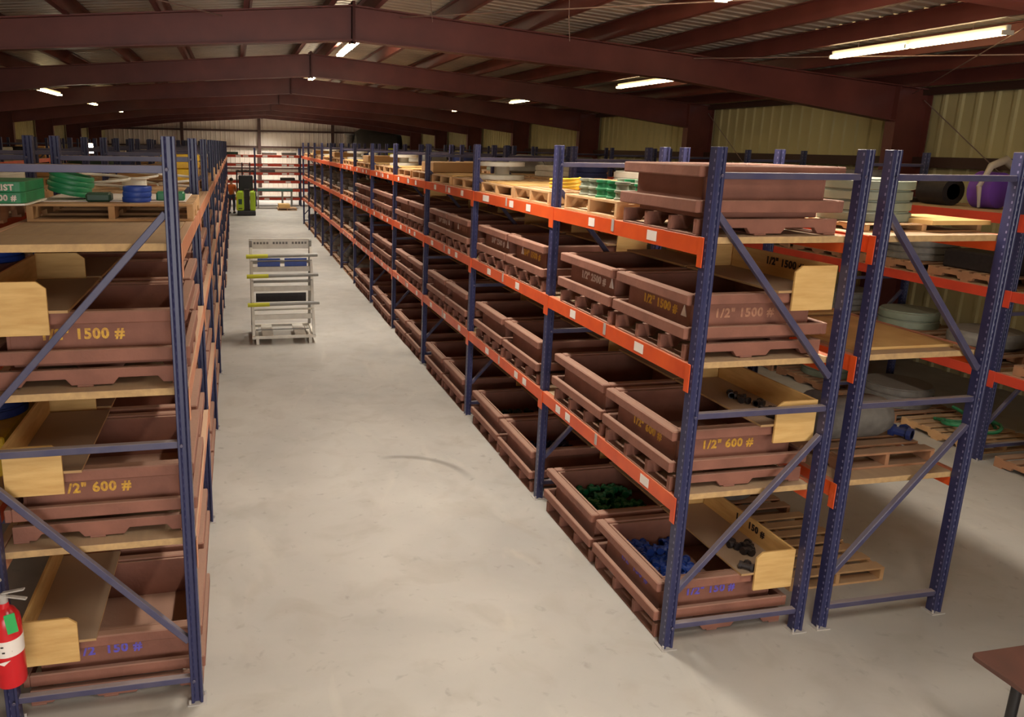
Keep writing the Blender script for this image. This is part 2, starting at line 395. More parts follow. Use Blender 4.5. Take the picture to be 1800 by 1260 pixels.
# ------------------------------------------------------------------ fluorescent strip lights
def make_light(tube):
    t = thing('strip_light', 'x', 'light')
    MB().box(-.028, .028, -1.22, 1.22, 0, .055).build('housing', 'fixture', t, bevel=.006)
    for sx in (-.048, .048):
        MB().tube((sx, -1.2, -.02), (sx, -.02, -.02), .019, n=8).tube((sx, .02, -.02), (sx, 1.2, -.02), .019, n=8).build('tube', tube, t)
    for y in (-1.21, 0, 1.21):
        MB().box(-.066, .066, y-.012, y+.012, -.045, 0).build('socket', 'fixture', t)
    for y in (-.8, .8): MB().tube((0, y, .05), (0, y, .38), .004, n=5).build('hanger', 'wire', t)
    return t
PROTO = {}
def place_light(x, y, z, label):
    mid = 1.5 < x < 5; key = 'tube' if mid else 'tube_side'
    if key not in PROTO:
        o = PROTO[key] = make_light(key); o.location = (x, y, z); o['label'] = label; o['group'] = 'strip lights'
    else: o = dup(PROTO[key], label, (x, y, z), group='strip lights')
    if mid:
        l = D.lights.new('lamp_light', 'AREA'); l.shape = 'RECTANGLE'; l.size = .25; l.size_y = 2.3; l.color = (1, .95, .88); l.spread = 2.2
        l.energy = LAMP_POWER*(3.5 if y > 50 else 1.8 if y > 40 else 1)
        q = D.objects.new('lamp_light', l); COL.objects.link(q); q.parent = o; q.location = (0, 0, -.05)
    return o
nm = ['nearest', 'second nearest', 'third nearest', 'fourth nearest', 'fifth nearest', 'sixth nearest', 'seventh nearest', 'eighth nearest', 'farthest']
for i, y in enumerate((8.1, 14.1, 20.6, 26.7, 32.8)):
    place_light(7.8, y, 4.74, 'lit white strip light hanging over the right side, %s of that row' % nm[i])
for i, y in enumerate((14.4, 20.4, 26.6, 32.7, 38.8, 44.9, 50.8)):
    place_light(2.05, y, 5.17, 'lit white strip light under the roof ridge, %s of that row' % nm[i])
for i, y in enumerate((14.0, 21.2, 26.7, 32.8)):
    place_light(-4.4, y, 4.62, 'lit white strip light over the left racks, %s of that row' % nm[i])
place_light(4.45, 5.65, 4.87, 'lit strip light at the top edge between ridge and right row')
for (x, y) in ((1.98, 7.0), (1.98, 1.2), (1.98, -3.6), (-4.2, 7.5), (-4.2, 1.5)):
    place_light(x, y, 5.1 if x > 0 else 4.6, 'lit strip light above or behind the camera')

# ------------------------------------------------------------------ pallet racks
PW = .038
def upright_mesh():
    w_, d = PW, .036
    poly = [(-d, -w_), (-.02, -w_), (-.013, -w_+.02), (.013, -w_+.02), (.02, -w_), (d, -w_), (d, w_), (.02, w_), (.013, w_-.02), (-.013, w_-.02), (-.02, w_), (-d, w_)]
    return MB().prism(poly, 'z', 0, 3.51).mesh('upright_post', 'upright', bevel=.003)
UPM = upright_mesh()
FOOT = MB().box(-.06, .06, -.055, .055, 0, .008).tube((.045, .04, 0), (.045, .04, .035), .008, n=6).tube((-.045, -.04, 0), (-.045, -.04, .035), .008, n=6).mesh('foot_plate', 'clip')
def rack(label, xa, xb, ys, levels, beam_m='orange', group=None, far_beam=None, decks=True, cards=None, braces=True, deck_bays=None, sides=(0, 1)):
    """xa: aisle side post axis, xb: other side post axis"""
    t = thing('pallet_rack', label, 'rack', ((xa+xb)/2, ys[0], 0), 0, group)
    ox, oy = (xa+xb)/2, ys[0]; sg = 1 if xb > xa else -1
    bms = {}
    def shared(key, fn):
        if key not in bms: bms[key] = fn()
        return bms[key]
    A, B_ = xa-ox, xb-ox
    for y in ys:
        for x in (A, B_):
            q = obj('upright_post', UPM, t, (x, y-oy, 0)); f = obj('foot_plate', FOOT, q)
        if braces:
            a, b = A+sg*.034, B_-sg*.034
            for z in (3.335, 1.755, .17):
                me = shared(('h', z), lambda: MB().box(min(a, b), max(a, b), -.022, .022, -.021, .021).tube((a+sg*-.02, -.041, 0), (a-sg*.02, -.047, 0), .012, n=6).tube((b+sg*.02, -.041, 0), (b+sg*.02, -.047, 0), .012, n=6).mesh('horizontal_brace', 'brace', bevel=.004))
                obj('horizontal_brace', me, t, (0, y-oy, z))
            for i, (za, zb) in enumerate(((3.1, 1.98), (.44, 1.55))):
                me = shared(('d', i), lambda: MB().bar((a, 0, za), (b, 0, zb), .04, .042, up=(0, 1, 0)).mesh('diagonal_brace', 'brace', bevel=.004))
                obj('diagonal_brace', me, t, (0, y-oy, 0))
    for k in range(len(ys)-1):
        y0, y1 = ys[k]-oy, ys[k+1]-oy; Ln = round(y1-y0, 3)
        for li, z in enumerate(levels):
            for side, x in ((0, A), (1, B_)):
                if side not in sides: continue
                s_ = -sg if side == 0 else sg
                def fn():
                    m = MB(); xo = s_*.039; xi = xo-s_*.05
                    m.box(min(xo, xi), max(xo, xi), PW+.003, Ln-PW-.003, -.115, 0)
                    m.box(min(xi, xi-s_*.02), max(xi, xi-s_*.02), PW+.003, Ln-PW-.003, -.115, -.045)
                    for yy in (0, Ln):      # end connectors wrapped on the post face
                        e0, e1 = (yy-PW*.2, yy+PW+.012) if yy == 0 else (yy-PW-.012, yy+PW*.2)
                        m.box(min(xo, xo+s_*.006), max(xo, xo+s_*.006), e0, e1, -.19, .005)
                    return m.mesh('load_beam', beam_m, bevel=.002)
                b = obj('load_beam', shared(('b', side, Ln), fn), t, (x, y0, z))
                if side == 0 and cards:
                    for (cy, w2) in cards(k, li):
                        xo = -sg*.0405
                        obj('label_card', shared(('c', w2), lambda: MB().box(min(xo, xo-sg*.002), max(xo, xo-sg*.002), -w2/2, w2/2, -.035, .035).mesh('label_card', 'paper')), b, (0, cy, -.055))
                    if k < 7:
                        xo = -sg*.0405
                        obj('beam_clip', shared('clip', lambda: MB().box(min(xo, xo-sg*.004), max(xo, xo-sg*.004), -.018, .018, -.09, .004).mesh('beam_clip', 'clip')), b, (0, Ln/2, 0))
            if decks and (deck_bays is None or (k, li) in deck_bays):
                w_ = abs(B_-A)/2-.015
                def fd():
                    m = MB(); N = 5; L2 = Ln-2*PW-.02; p = L2/N
                    for i in range(N): m.box(-w_, w_, PW+.01+i*p, PW+.01+(i+1)*p-.006, -.044, -.0005)
                    return m.mesh('shelf_deck', 'deck', bevel=.002)
                obj('shelf_deck', shared(('deck', Ln), fd), t, (0, y0, z))
    return t
YR = [4.35, 6.80]+[6.80+2.52*k for k in range(1, 12)]
YL = [4.43+2.456*k for k in range(13)]
ZR = [1.159, 2.111, 2.946]; ZL = [1.125, 2.085, 2.93]
def cardsR(k, li):
    base = {(0, 2): [(.63, .13), (1.6, .11)], (0, 1): [(.67, .13), (1.84, .11)], (0, 0): [(.42, .12), (1.8, .1), (2.02, .1)],
            (1, 2): [(.6, .12), (1.1, .12), (1.98, .22)], (1, 1): [(.8, .11), (1.75, .12)], (1, 0): [(.45, .1), (.7, .1), (1.7, .12)]}
    if (k, li) in base: return base[(k, li)]
    r = random.Random(k*7+li)
    return [(.35+r.random()*.3, .11), (1.0+r.random()*.2, .11), (1.75+r.random()*.3, .12)] if k < 7 else []
RACK_R1 = rack('long blue pallet rack with orange beams on the right of the aisle', 2.92, 3.99, YR, ZR, cards=cardsR)
rack('blue pallet rack standing back to back behind the right aisle rack', 4.20, 5.24, YR, ZR)
YW = [4.37+2.45*k for k in range(13)]
rack('blue rack with red-orange beams along the right wall', 8.42, 9.5, YW, [1.09, 2.02, 2.86], 'redorange')
rack('long blue pallet rack on the left of the aisle', -.345, -1.42, YL, ZL, 'sheen_dusty_beam')
rack('blue pallet rack back to back behind the left aisle rack', -2.70, -1.62, YL, ZL)
YLL = [9.0+2.5*k for k in range(11)]
rack('dark blue rack standing against the left wall behind the other racks', -5.7, -6.8, YLL, [1.1, 2.05, 2.9])
# cross rack at the end of the aisle
def cross_rack():
    t = thing('pallet_rack', 'rack with six red-orange beam levels across the far end of the aisle', 'rack', (0, 44.5, 0))
    xs = [-3.9, -1.4, 1.1, 3.6, 6.1]
    me = MB().box(-.04, .04, -.04, .04, 0, 3.2).mesh('upright_post', 'post')
    bm_ = MB().box(.045, 2.455, -.03, .02, -.14, 0).mesh('load_beam', 'redorange', bevel=.003)
    dk = MB().box(.03, 2.47, .05, .98, -.04, -.001).mesh('shelf_deck', 'plydust')
    br = MB().bar((0, .05, 1.0), (0, .95, 2.0), .03, .03).mesh('diagonal_brace', 'brace')
    cd = MB().box(-.14, .14, -.004, -.001, -.045, .045).mesh('label_card', 'paper')
    for x in xs:
        for y in (0, 1.0): obj('upright_post', me, t, (x, y, 0))
        obj('diagonal_brace', br, t, (x, 0, 0))
    for x in xs[:-1]:
        for i, z in enumerate((.48, .95, 1.42, 1.87, 2.34, 2.82)):
            b = obj('load_beam', bm_, t, (x, -.03, z)); obj('load_beam', bm_, t, (x, 1.04, z)); obj('shelf_deck', dk, t, (x, 0, z))
            for cx in ((.55, 1.6, 2.0) if i > 2 else (.6, 1.8)): obj('label_card', cd, b, (cx, -.031, -.07))
    return t
cross_rack()

# ------------------------------------------------------------------ crates
CL, CD = 1.02, 1.10           # along the aisle, depth
def crate_parts():
    ms = {}
    p = MB()                                   # pallet base: notched stringers running in depth, bottom boards
    for y in (.02, .325, .645, .96):
        p.prism([(0.03, .012), (.16, .012), (.19, .05), (.40, .05), (.43, .012), (.66, .012), (.69, .05), (.91, .05), (.94, .012), (1.08, .012), (1.08, .108), (0.03, .108)], 'y', y, y+.04)
    for x in (.03, .46, .99): p.box(x, x+.09, .02, 1.0, 0, .012)
    ms['pallet_base'] = p.mesh('pallet_base', 'crate', bevel=.003)
    p = MB()                                   # ledge frame of boards on edge round the foot of the box
    a_, b_ = .15, .23
    p.box(0, .04, 0, CL, a_, b_).box(CD-.04, CD, 0, CL, a_, b_).box(.04, CD-.04, 0, .04, a_, b_).box(.04, CD-.04, CL-.04, CL, a_, b_)
    p.box(.11, CD-.11, .11, CL-.11, .108, .15)
    ms['ledge_frame'] = p.mesh('ledge_frame', 'crate', bevel=.006)
    a, b, c, d, z0, z1, th = .09, CD-.09, .09, CL-.09, .145, .44, .02
    p = MB()
    p.box(a, a+th, c, d, z0, z1).box(b-th, b, c, d, z0, z1).box(a+th, b-th, c, c+th, z0, z1).box(a+th, b-th, d-th, d, z0, z1).box(a+th, b-th, c+th, d-th, z0, z0+.02)
    ms['box_body'] = p.mesh('box_body', 'crate', bevel=.002)
    p = MB(); r0, r1, t_ = .375, .45, .07
    e_ = .01
    p.box(e_, e_+t_, e_, CL-e_, r0, r1).box(CD-e_-t_, CD-e_, e_, CL-e_, r0, r1).box(e_+t_, CD-e_-t_, e_, e_+t_, r0, r1).box(e_+t_, CD-e_-t_, CL-e_-t_, CL-e_, r0, r1)
    ms['top_rim'] = p.mesh('top_rim', 'crate', bevel=.008)
    ms['tag'] = MB().add([(0, 0, 0), (0, -.05, -.1), (0, .05, -.1), (.004, 0, 0), (.004, -.05, -.1), (.004, .05, -.1)], [(0, 1, 2), (5, 4, 3), (0, 3, 4, 1), (1, 4, 5, 2), (2, 5, 3, 0)]).mesh('hanging_tag', 'paper')
    return ms
CM = crate_parts()
def crate(x, y, z, label, group, text=None, tm='yellow_paint', end_text=None, em='yellow_paint', tagpos=None, mirror=False):
    t = thing('storage_crate', label, 'crate', (x, y, z), 0, group)
    for k in ('pallet_base', 'ledge_frame', 'box_body', 'top_rim'): obj(k, CM[k], t)
    if text:
        me = text_mesh(text, .085, tm)
        obj('stencil_lettering', me, t, (.0885, CL*.47, .300), R_AISLE)
    if end_text:
        me = text_mesh(end_text, .085, em)
        obj('stencil_lettering', me, t, (.50, .0885, .300), R_FRONT)
    if tagpos: obj('hanging_tag', CM['tag'], t, (.084, tagpos-.06, .355)).scale = (1, .7, .8)
    return t
SH = {0: 'floor row', 1: 'lowest shelf', 2: 'middle shelf', 3: 'top shelf'}
spec = {(2, 0): ('1/2" 1500 #', 'yellow_paint', '1/2" 1500 #', 'faded_paint', .22), (2, 1): ('1/2" 2500 #', 'white_paint', None, None, .2),
        (1, 0): ('1/2" 600 #', 'yellow_paint', '1/2" 600 #', 'yellow_paint', None), (0, 0): ('1/2" 150 #', 'violet_paint', '1/2" 150 #', 'violet_paint', None),
        (2, 2): ('3/4" 1500 #', 'yellow_paint', None, None, .8), (2, 3): ('3/4" 2500 #', 'white_paint', None, None, .2),
        (2, 4): ('3/4" 600 #', 'faded_paint', None, None, .75), (2, 5): ('3/4" 2500 #', 'white_paint', None, None, .2)}
for bay in range(6):
    for j in (0, 1):
        i = bay*2+j
        for lv in (0, 1, 2):
            z = 0 if lv == 0 else ZR[lv-1]
            y = YR[bay] + (.09 if j == 0 else 1.16) + (.03 if bay else 0)
            sp = spec.get((lv, i), (None, None, None, None, None))
            lab = 'red-brown wooden crate, %s from the near end of the right rack\'s %s' % (ORD[i], SH[lv])
            if sp[0]: lab = 'red-brown crate stencilled %s, %s on the right rack\'s %s' % (sp[0], ORD[i], SH[lv])
            crate(2.865+rnd.uniform(-.008, .008), y, z, lab, 'crates on the right rack', sp[0], sp[1], sp[2], sp[3], sp[4])
crate(2.86, 4.44, ZR[2], 'large plain red-brown crate on the near end of the right rack top shelf', 'crates on the right rack')
# left rack crates: face the aisle with +x; built with their own depth running away from the aisle
specL = {(2, 0): ('1/2" 1500 #', 'yellow_paint'), (1, 0): ('1/2" 600 #', 'yellow_paint'), (0, 0): ('1/2  150 #', 'violet_paint')}
for bay in range(6):
    for j in (0, 1):
        i = bay*2+j
        for lv in (0, 1, 2):
            z = 0 if lv == 0 else ZL[lv-1]
            y = YL[bay] + (.12 if j == 0 else 1.2)
            sp = specL.get((lv, i), (None, None))
            lab = 'red-brown wooden crate, %s from the near end of the left rack\'s %s' % (ORD[i], SH[lv])
            if sp[0]: lab = 'red-brown crate with %s on its end, nearest on left rack\'s %s' % (sp[0], SH[lv])
            crate(-1.395-(.03 if i else 0), y, z, lab, 'crates on the left rack', None, None, sp[0], sp[1])

# plywood trays lying on the crate rims
def tray(x, y, z, label, sgn, L_=1.06, text=None, group='plywood trays', tilt=0):
    t = thing('plywood_tray', label, 'tray', (x, y, z), 0, group)
    # sgn=+1: upright side board on the +x side (right rack); -1 on the -x side (left rack)
    w_ = .40
    MB().box(min(0, sgn*w_), max(0, sgn*w_), .02, L_, 0, .016).build('tray_floor', 'plydust', t)
    xs = sgn*w_
    MB().box(min(xs, xs+sgn*.02), max(xs, xs+sgn*.02), .02, L_, -.0, .185).build('side_board', 'ply', t, bevel=.002)
    a, b = (.10, w_+.02)
    pl = [(sgn*a, -.12), (sgn*b, -.12), (sgn*b, .185), (sgn*(a+.05), .185), (sgn*a, .145)]
    MB().prism(pl, 'y', 0, .018).build('end_plate', 'ply', t, bevel=.002)
    if text: obj('stencil_lettering', text_mesh(text, .075, 'black_paint'), t, (xs-.0016 if sgn > 0 else xs+.0016, .50, .12), R_AISLE)
    return t
for lv, z in ((2, ZR[1]), (1, ZR[0]), (0, 0)):
    tray(3.53, 4.402, z+.452, 'plywood tray%s on the near crate, right %s' % (' marked 1/2" 1500 # in black' if lv == 2 else '', SH[lv]), 1, 1.12, {2: '1/2" 1500 #', 1: None, 0: '1/2  150 #'}[lv])
    tray(3.53, 5.535, z+.452, 'plywood tray on the second crate, right rack %s' % SH[lv], 1, .98)
for bay in (1, 2, 3, 4):
    for j in (0, 1):
        for lv, z in ((2, ZR[1]), (1, ZR[0]), (0, 0)):
            tray(3.53, YR[bay]+(.10 if j == 0 else 1.18), z+.452, 'plywood tray on the %s crate of the right rack %s' % (ORD[bay*2+j], SH[lv]), 1, 1.0)
for lv, z in ((2, ZL[1]), (1, ZL[0]), (0, 0)):
    tray(-.94, 4.50, z+.452, 'plywood tray with clipped end plate on the near crate, left rack %s' % SH[lv], -1, 1.1)
    tray(-.94, 5.66, z+.452, 'plywood tray behind the first one, left rack %s' % SH[lv], -1, .98)

# fittings lying on trays and in crates
FIT = {}
def fitting_mesh(m):
    if m in FIT: return FIT[m]
    s = MB().tube((-.05, 0, .03), (.05, 0, .03), .022, n=8).tube((-.05, 0, .03), (-.03, 0, .03), .032, n=8).tube((.03, 0, .03), (.05, 0, .03), .032, n=8).tube((0, 0, .03), (0, .05, .03), .022, n=8).tube((0, .035, .03), (0, .055, .03), .03, n=8)
    FIT[m] = s.mesh('pipe_fitting', m, smooth=True); return FIT[m]
def fitting(x, y, z, m, label, group, sc=1):
    o = obj('pipe_fitting', fitting_mesh(m), None, (x, y, z), (0, 0, rnd.uniform(0, 6.28))); o.scale = (sc, sc, sc)
    return tag(o, label, 'fitting', group)
def heap(x0, x1, y0, y1, z, m, label, group, nx, ny, nz, sc, fl=1.0):
    for k in range(nz):
        for i in range(nx):
            for j in range(ny):
                if rnd.random() > fl*(1 if k == 0 else .8): continue
                fitting(x0+(x1-x0)*(i+.5)/nx+rnd.uniform(-.015, .015), y0+(y1-y0)*(j+.5)/ny+rnd.uniform(-.015, .015), z+k*.062*sc, m, label, group, sc)
zt = ZR[0]+.452+.016
for i, (yy, xx) in enumerate(((5.02, 3.7), (4.95, 3.73), (4.88, 3.72), (4.80, 3.78), (4.66, 3.74), (4.60, 3.80), (4.52, 3.70), (4.50, 3.82))):
    fitting(xx, yy, zt, 'dark_metal', 'small black pipe fitting on the near plywood tray of the right rack', 'black fittings on the tray', .85)
zt = .452+.016
for (xx, yy) in ((3.72, 4.78), (3.80, 4.76), (3.76, 4.68), (3.6, 4.47)):
    fitting(xx, yy, zt, 'dark_metal', 'small black pipe fitting on the lowest near plywood tray', 'black fittings on the low tray', 1)
heap(2.99, 3.5, 4.72, 5.36, .165, 'blue', 'blue fitting heaped in the nearest floor crate of the right rack', 'blue fittings in the near floor crate', 5, 6, 2, 1.05)
heap(3.0, 3.62, 5.66, 6.42, .165, 'green', 'green fitting heaped in the second floor crate of the right rack', 'green fittings in a floor crate', 5, 6, 2, 1.1)
heap(3.0, 3.62, 7.05, 7.75, .165, 'navy', 'dark blue fitting in the third floor crate of the right rack', 'dark blue fittings in a floor crate', 5, 5, 1, 1.1)
heap(3.0, 3.62, 8.1, 8.85, .165, 'darkgreen', 'dark green fitting in the fourth floor crate of the right rack', 'dark green fittings in a floor crate', 5, 5, 1, 1.1)
fitting(-.62, 4.9, .165, 'dark_metal', 'dark fitting alone on the bottom of the near left floor crate', None, 1)

# ------------------------------------------------------------------ pallets
def pallet_meshes(m, tone):
    ms = {}
    s = MB()
    for i in range(7): s.box(0, 1.0, i*.155, i*.155+.10, .105, .122)
    ms['top_boards'] = s.mesh('top_boards', m, bevel=.002)
    ms['stringer'] = MB().prism([(0, .018), (.2, .018), (.22, .055), (.40, .055), (.42, .018), (.6, .018), (.62, .055), (.81, .055), (.83, .018), (1.03, .018), (1.03, .105), (0, .105)], 'x', -.02, .02).mesh('stringer', m, bevel=.002)
    s = MB()
    for y in (0, .465, .93): s.box(0, 1.0, y, y+.1, 0, .018)
    ms['bottom_boards'] = s.mesh('bottom_boards', m, bevel=.002)
    return ms
PM = {'pallet': pallet_meshes('pallet', 0), 'pallet_dark': pallet_meshes('pallet_dark', 0)}
def pallet(x, y, z, label, group=None, m='pallet', rz=0, sx=1, sy=1, sz=1):
    """origin at corner; stringers run along local y"""
    t = thing('wooden_pallet', label, 'pallet', (x, y, z), rz, group); t.scale = (sx, sy, sz)
    q = PM[m]
    obj('top_boards', q['top_boards'], t)
    for xx in (.02, .5, .98): obj('stringer', q['stringer'], t, (xx, 0, 0))
    obj('bottom_boards', q['bottom_boards'], t)
    return t
RT = ZR[2]
pz = .122
# right rack, top shelf; stringer ends face the aisle, so the stringers run in depth
def palletR(x, y, z, label, group=None, m='pallet', L_=1.0, dp=1.03, h=1.0):
    return pallet(x+dp, y, z, label, group, m, PI/2, L_, dp/1.03, h)
palletR(2.9, 5.57, RT, 'pale wooden pallet carrying green collars beside the top crate', 'pallets on the right rack top shelf', L_=1.0, h=1.15)
palletR(2.9, 6.93, RT, 'wooden pallet on the right top shelf just past the second post', 'pallets on the right rack top shelf', L_=.98, h=1.1)
palletR(2.92, 8.0, RT, 'wooden pallet with a plywood sheet, fourth from near end of right top shelf', 'pallets on the right rack top shelf', L_=1.1)
COLLAR = [(.05, 0), (.062, 0), (.062, .02), (.05, .03), (.05, .09), (.062, .10), (.062, .12), (.05, .13), (.046, .19), (.06, .2), (.06, .23), (.03, .23)]
cm = {k: MB().lathe(COLLAR, n=14).mesh('pipe_collar', k, smooth=True) for k in ('green', 'greygreen')}
zc = RT+pz*1.15+.001
q = 0
for i in range(4):
    for j in range(5):
        k = 'greygreen' if (i*5+j) % 3 == 0 or j == 4 else 'green'
        o = obj('pipe_collar', cm[k], None, (3.02+i*.17+rnd.uniform(-.01, .01), 5.72+j*.165+rnd.uniform(-.01, .01), zc))
        tag(o, ('bright green' if k == 'green' else 'grey-green')+' ribbed pipe collar standing on the pallet beside the top crate', 'collar', 'pipe collars on the pallet')
        o.scale = (1, 1, .55 if i % 2 else .62)
tag(MB().box(-.5, .5, -.48, .48, 0, .012).build('plywood_sheet', 'ply', loc=(3.47, 8.5, RT+pz+.001)), 'pale plywood sheet lying on the fourth right top shelf pallet', 'sheet')
tag(MB().box(0, .45, 0, .5, 0, .10).build('cardboard_box', 'cardboard', loc=(3.3, 7.1, RT+pz*1.1+.001), bevel=.004), 'flat brown carton on the pallet past the second right post', 'box')
o = MB().path([(.14*math.cos(a/3), .14*math.sin(a/3), .02+a*.0018) for a in range(0, 57)], .014, n=6).build('yellow_hose_coil', 'yellow', loc=(3.12, 7.08, RT+pz*1.1+.002), smooth=True)
tag(o, 'yellow hose coil on the pallet past the second right post', 'hose')
for b in (2, 3, 4, 5, 6, 7, 8, 9, 10, 11):
    for j in (0, 1):
        y = YR[b]+.1+j*1.16
        palletR(2.93, y, RT, 'wooden pallet on right top shelf, %s bay, %s half' % (ORD[b], ('near', 'far')[j]), 'pallets on the right rack top shelf', 'pallet', L_=1.02)
        r = (b*2+j) % 5
        bayt = '%s bay, %s half of the right top shelf' % (ORD[b], ('near', 'far')[j])
        if r in (0, 2, 3): tag(MB().box(-.48, .5, -.46, .46, 0, .015).build('plywood_sheet', 'ply', loc=(3.46, y+.5, RT+pz+.001)), 'pale plywood sheet on a pallet, '+bayt, 'sheet', 'plywood sheets on pallets')
        elif r == 1:
            tag(MB().box(-.4, .4, -.4, .4, 0, .16).build('carton', 'cardboard', loc=(3.46, y+.5, RT+pz+.001), bevel=.01), 'low brown carton on a pallet, '+bayt, 'box', 'cartons on pallets')
        else:
            tag(MB().lathe([(.3, 0), (.3, .05), (.1, .06), (.1, .16), (.3, .17), (.3, .22)], n=18).build('cable_reel', 'cartwhite', loc=(3.46, y+.5, RT+pz+.001), smooth=True), 'pale reel lying on a pallet, '+bayt, 'reel', 'reels on pallets')

# far bays of the right rack: pallets with stacked grey parts under film
BLK = MB(); 
for i in range(3):
    for j in range(3):
        BLK.lathe([(.11, 0), (.13, .02), (.13, .1), (.1, .12), (.1, .2), (.12, .22), (.12, .3), (.06, .34)], c=(-.27+i*.27, -.27+j*.27, 0), n=10)
BLKM = BLK.mesh('grey_valve_stack', 'grey_metal', smooth=True)
BLKM2 = MB().lathe([(.42, 0), (.42, .1), (.38, .11), (.38, .2), (.42, .21), (.42, .32), (.36, .36), (.2, .37)], n=22).mesh('ring_stack', 'grey_metal', smooth=True)
for b in range(6, 12):
    for j in (0, 1):
        for lv in (0, 1, 2):
            z = 0 if lv == 0 else ZR[lv-1]; y = YR[b]+.1+j*1.16
            where = '%s bay %s half, right rack %s' % (ORD[b], ('near', 'far')[j], SH[lv])
            palletR(2.93, y, z, 'old wooden pallet, '+where, 'pallets in the far bays', 'pallet_dark', L_=1.02)
            o = obj('valve_stack' if (b+j+lv) % 2 else 'ring_stack', BLKM if (b+j+lv) % 2 else BLKM2, None, (3.44, y+.5, z+pz+.001)); o.scale = (1, 1, rnd.uniform(.8, 1.4))
            tag(o, 'stacked grey cast parts on a pallet, '+where, 'parts stack', 'grey stacks in the far bays')

# second rack (behind the right aisle rack)
def disc_stack(x, y, z, r, n, h, m, label, cat='ring stack', name='ring_stack', group=None, jitter=.01):
    t = thing(name, label, cat, (x, y, z), 0, group); s = []
    me = MB().lathe([(r*.96, 0), (r, .006), (r, h*.8), (r*.94, h*.86), (r*.94, h), (r*.6, h)], n=28).mesh('ring', m, smooth=True)
    for i in range(n): obj('ring', me, t, (rnd.uniform(-jitter, jitter), rnd.uniform(-jitter, jitter), i*(h+.0005)))
    return t
pallet(4.3, 4.6, RT, 'pale pallet under the grey-green rings on the second right rack', m='pallet', sx=1.0, sz=.45)
disc_stack(4.64, 5.0, RT+pz*.45+.001, .31, 4, .076, 'greygreen', 'stack of grey-green rings on a pallet between the double blue posts')
tag(MB().box(0, .5, 0, .55, 0, .03).build('plank', 'ply', loc=(4.98-.2, 4.52, RT+.001+pz*.45)), 'short pale board on the pallet right of the grey-green rings', 'board')
t = thing('stacked_cartons', 'red, white and blue striped flat cartons behind the top crate', 'cartons', (4.22, 5.75, RT))
z_ = 0
for i, (m_, h) in enumerate((('paper', .05), ('navy', .04), ('red', .08), ('grey_metal', .07), ('paper', .07))):
    MB().box(0, .5, 0, .5, z_, z_+h).build('carton_layer', m_, t); z_ += h
# second rack lower shelves
for (x, y) in ((4.28, 4.5), (4.28, 5.62)):
    tag(MB().box(0, .85, 0, .98, 0, .02).build('plywood_sheet', 'ply', loc=(x, y, ZR[1]+.001)), 'pale plywood sheet on the second rack middle shelf, %s one' % ('nearer' if y < 5 else 'farther'), 'sheet')
pallet(4.35, 4.55, ZR[0], 'broken-edged pallet on the second rack lowest shelf', m='pallet_dark', sx=.85)
t = thing('grey_housing', 'rounded grey cast housing lying on the second rack pallet', 'casting', (4.70, 4.9, ZR[0]+pz+.001))
MB().lathe([(.13, -.33), (.17, -.3), (.17, .2), (.14, .3), (.09, .34)], c=(0, 0, .17), n=20, axis='x').build('body', 'grey_metal', t, smooth=True)
MB().lathe([(.2, -.02), (.2, .02)], c=(-.3, 0, .2), n=20, axis='x').build('flange', 'grey_metal', t)
tag(fitting(5.12, 4.8, ZR[0]+pz+.001, 'navy', '', None, 1.6), 'blue-violet fitting at the pallet edge on the second rack', 'fitting')
tag(fitting(5.06, 5.1, ZR[0]+pz+.001, 'blue', '', None, 1.6), 'second blue fitting behind the grey housing', 'fitting')
pallet(4.3, 4.80, 0, 'light pallet on the floor under the second rack, nearest', m='pallet', sx=.9)
pallet(4.3, 5.95, 0, 'dark pallet on the floor under the second rack, behind the light one', m='pallet_dark', sx=.9)
t = thing('red_box', 'small red box beside the near floor crate, behind the low tray', 'box', (4.12, 4.9, .0)); MB().box(0, .14, 0, .3, 0, .36).build('box_shell', 'red', t, bevel=.01); MB().box(-.005, .145, -.005, .305, .36, .38).build('lid', 'red', t)
t.location = (4.03, 4.98, 0)
disc_stack(4.75, 6.45, pz+.001, .3, 2, .1, 'grey_metal', 'two grey rings on the dark floor pallet under the second rack')
for b in range(1, 9):
    for lv in (1, 2):
        if b > 4 and lv == 1: continue
        for j in (0, 1):
            z = ZR[lv-1]; y = YR[b]+.12+j*1.16
            where = 'second right rack %s, %s bay, %s half' % (SH[lv], ORD[b], ('near', 'far')[j])
            pallet(4.25, y, z, 'wooden pallet, '+where, 'pallets on the second right rack', 'pallet_dark', sx=.95)
            disc_stack(4.72, y+.5, z+pz+.001, .34+.04*((b+j) % 3), 2+(b+j+lv) % 3, .09, ('grey_metal', 'greygreen', 'navy', 'grey_metal')[(b+j*2+lv) % 4], 'round ring stack, '+where, group='ring stacks on the second right rack')
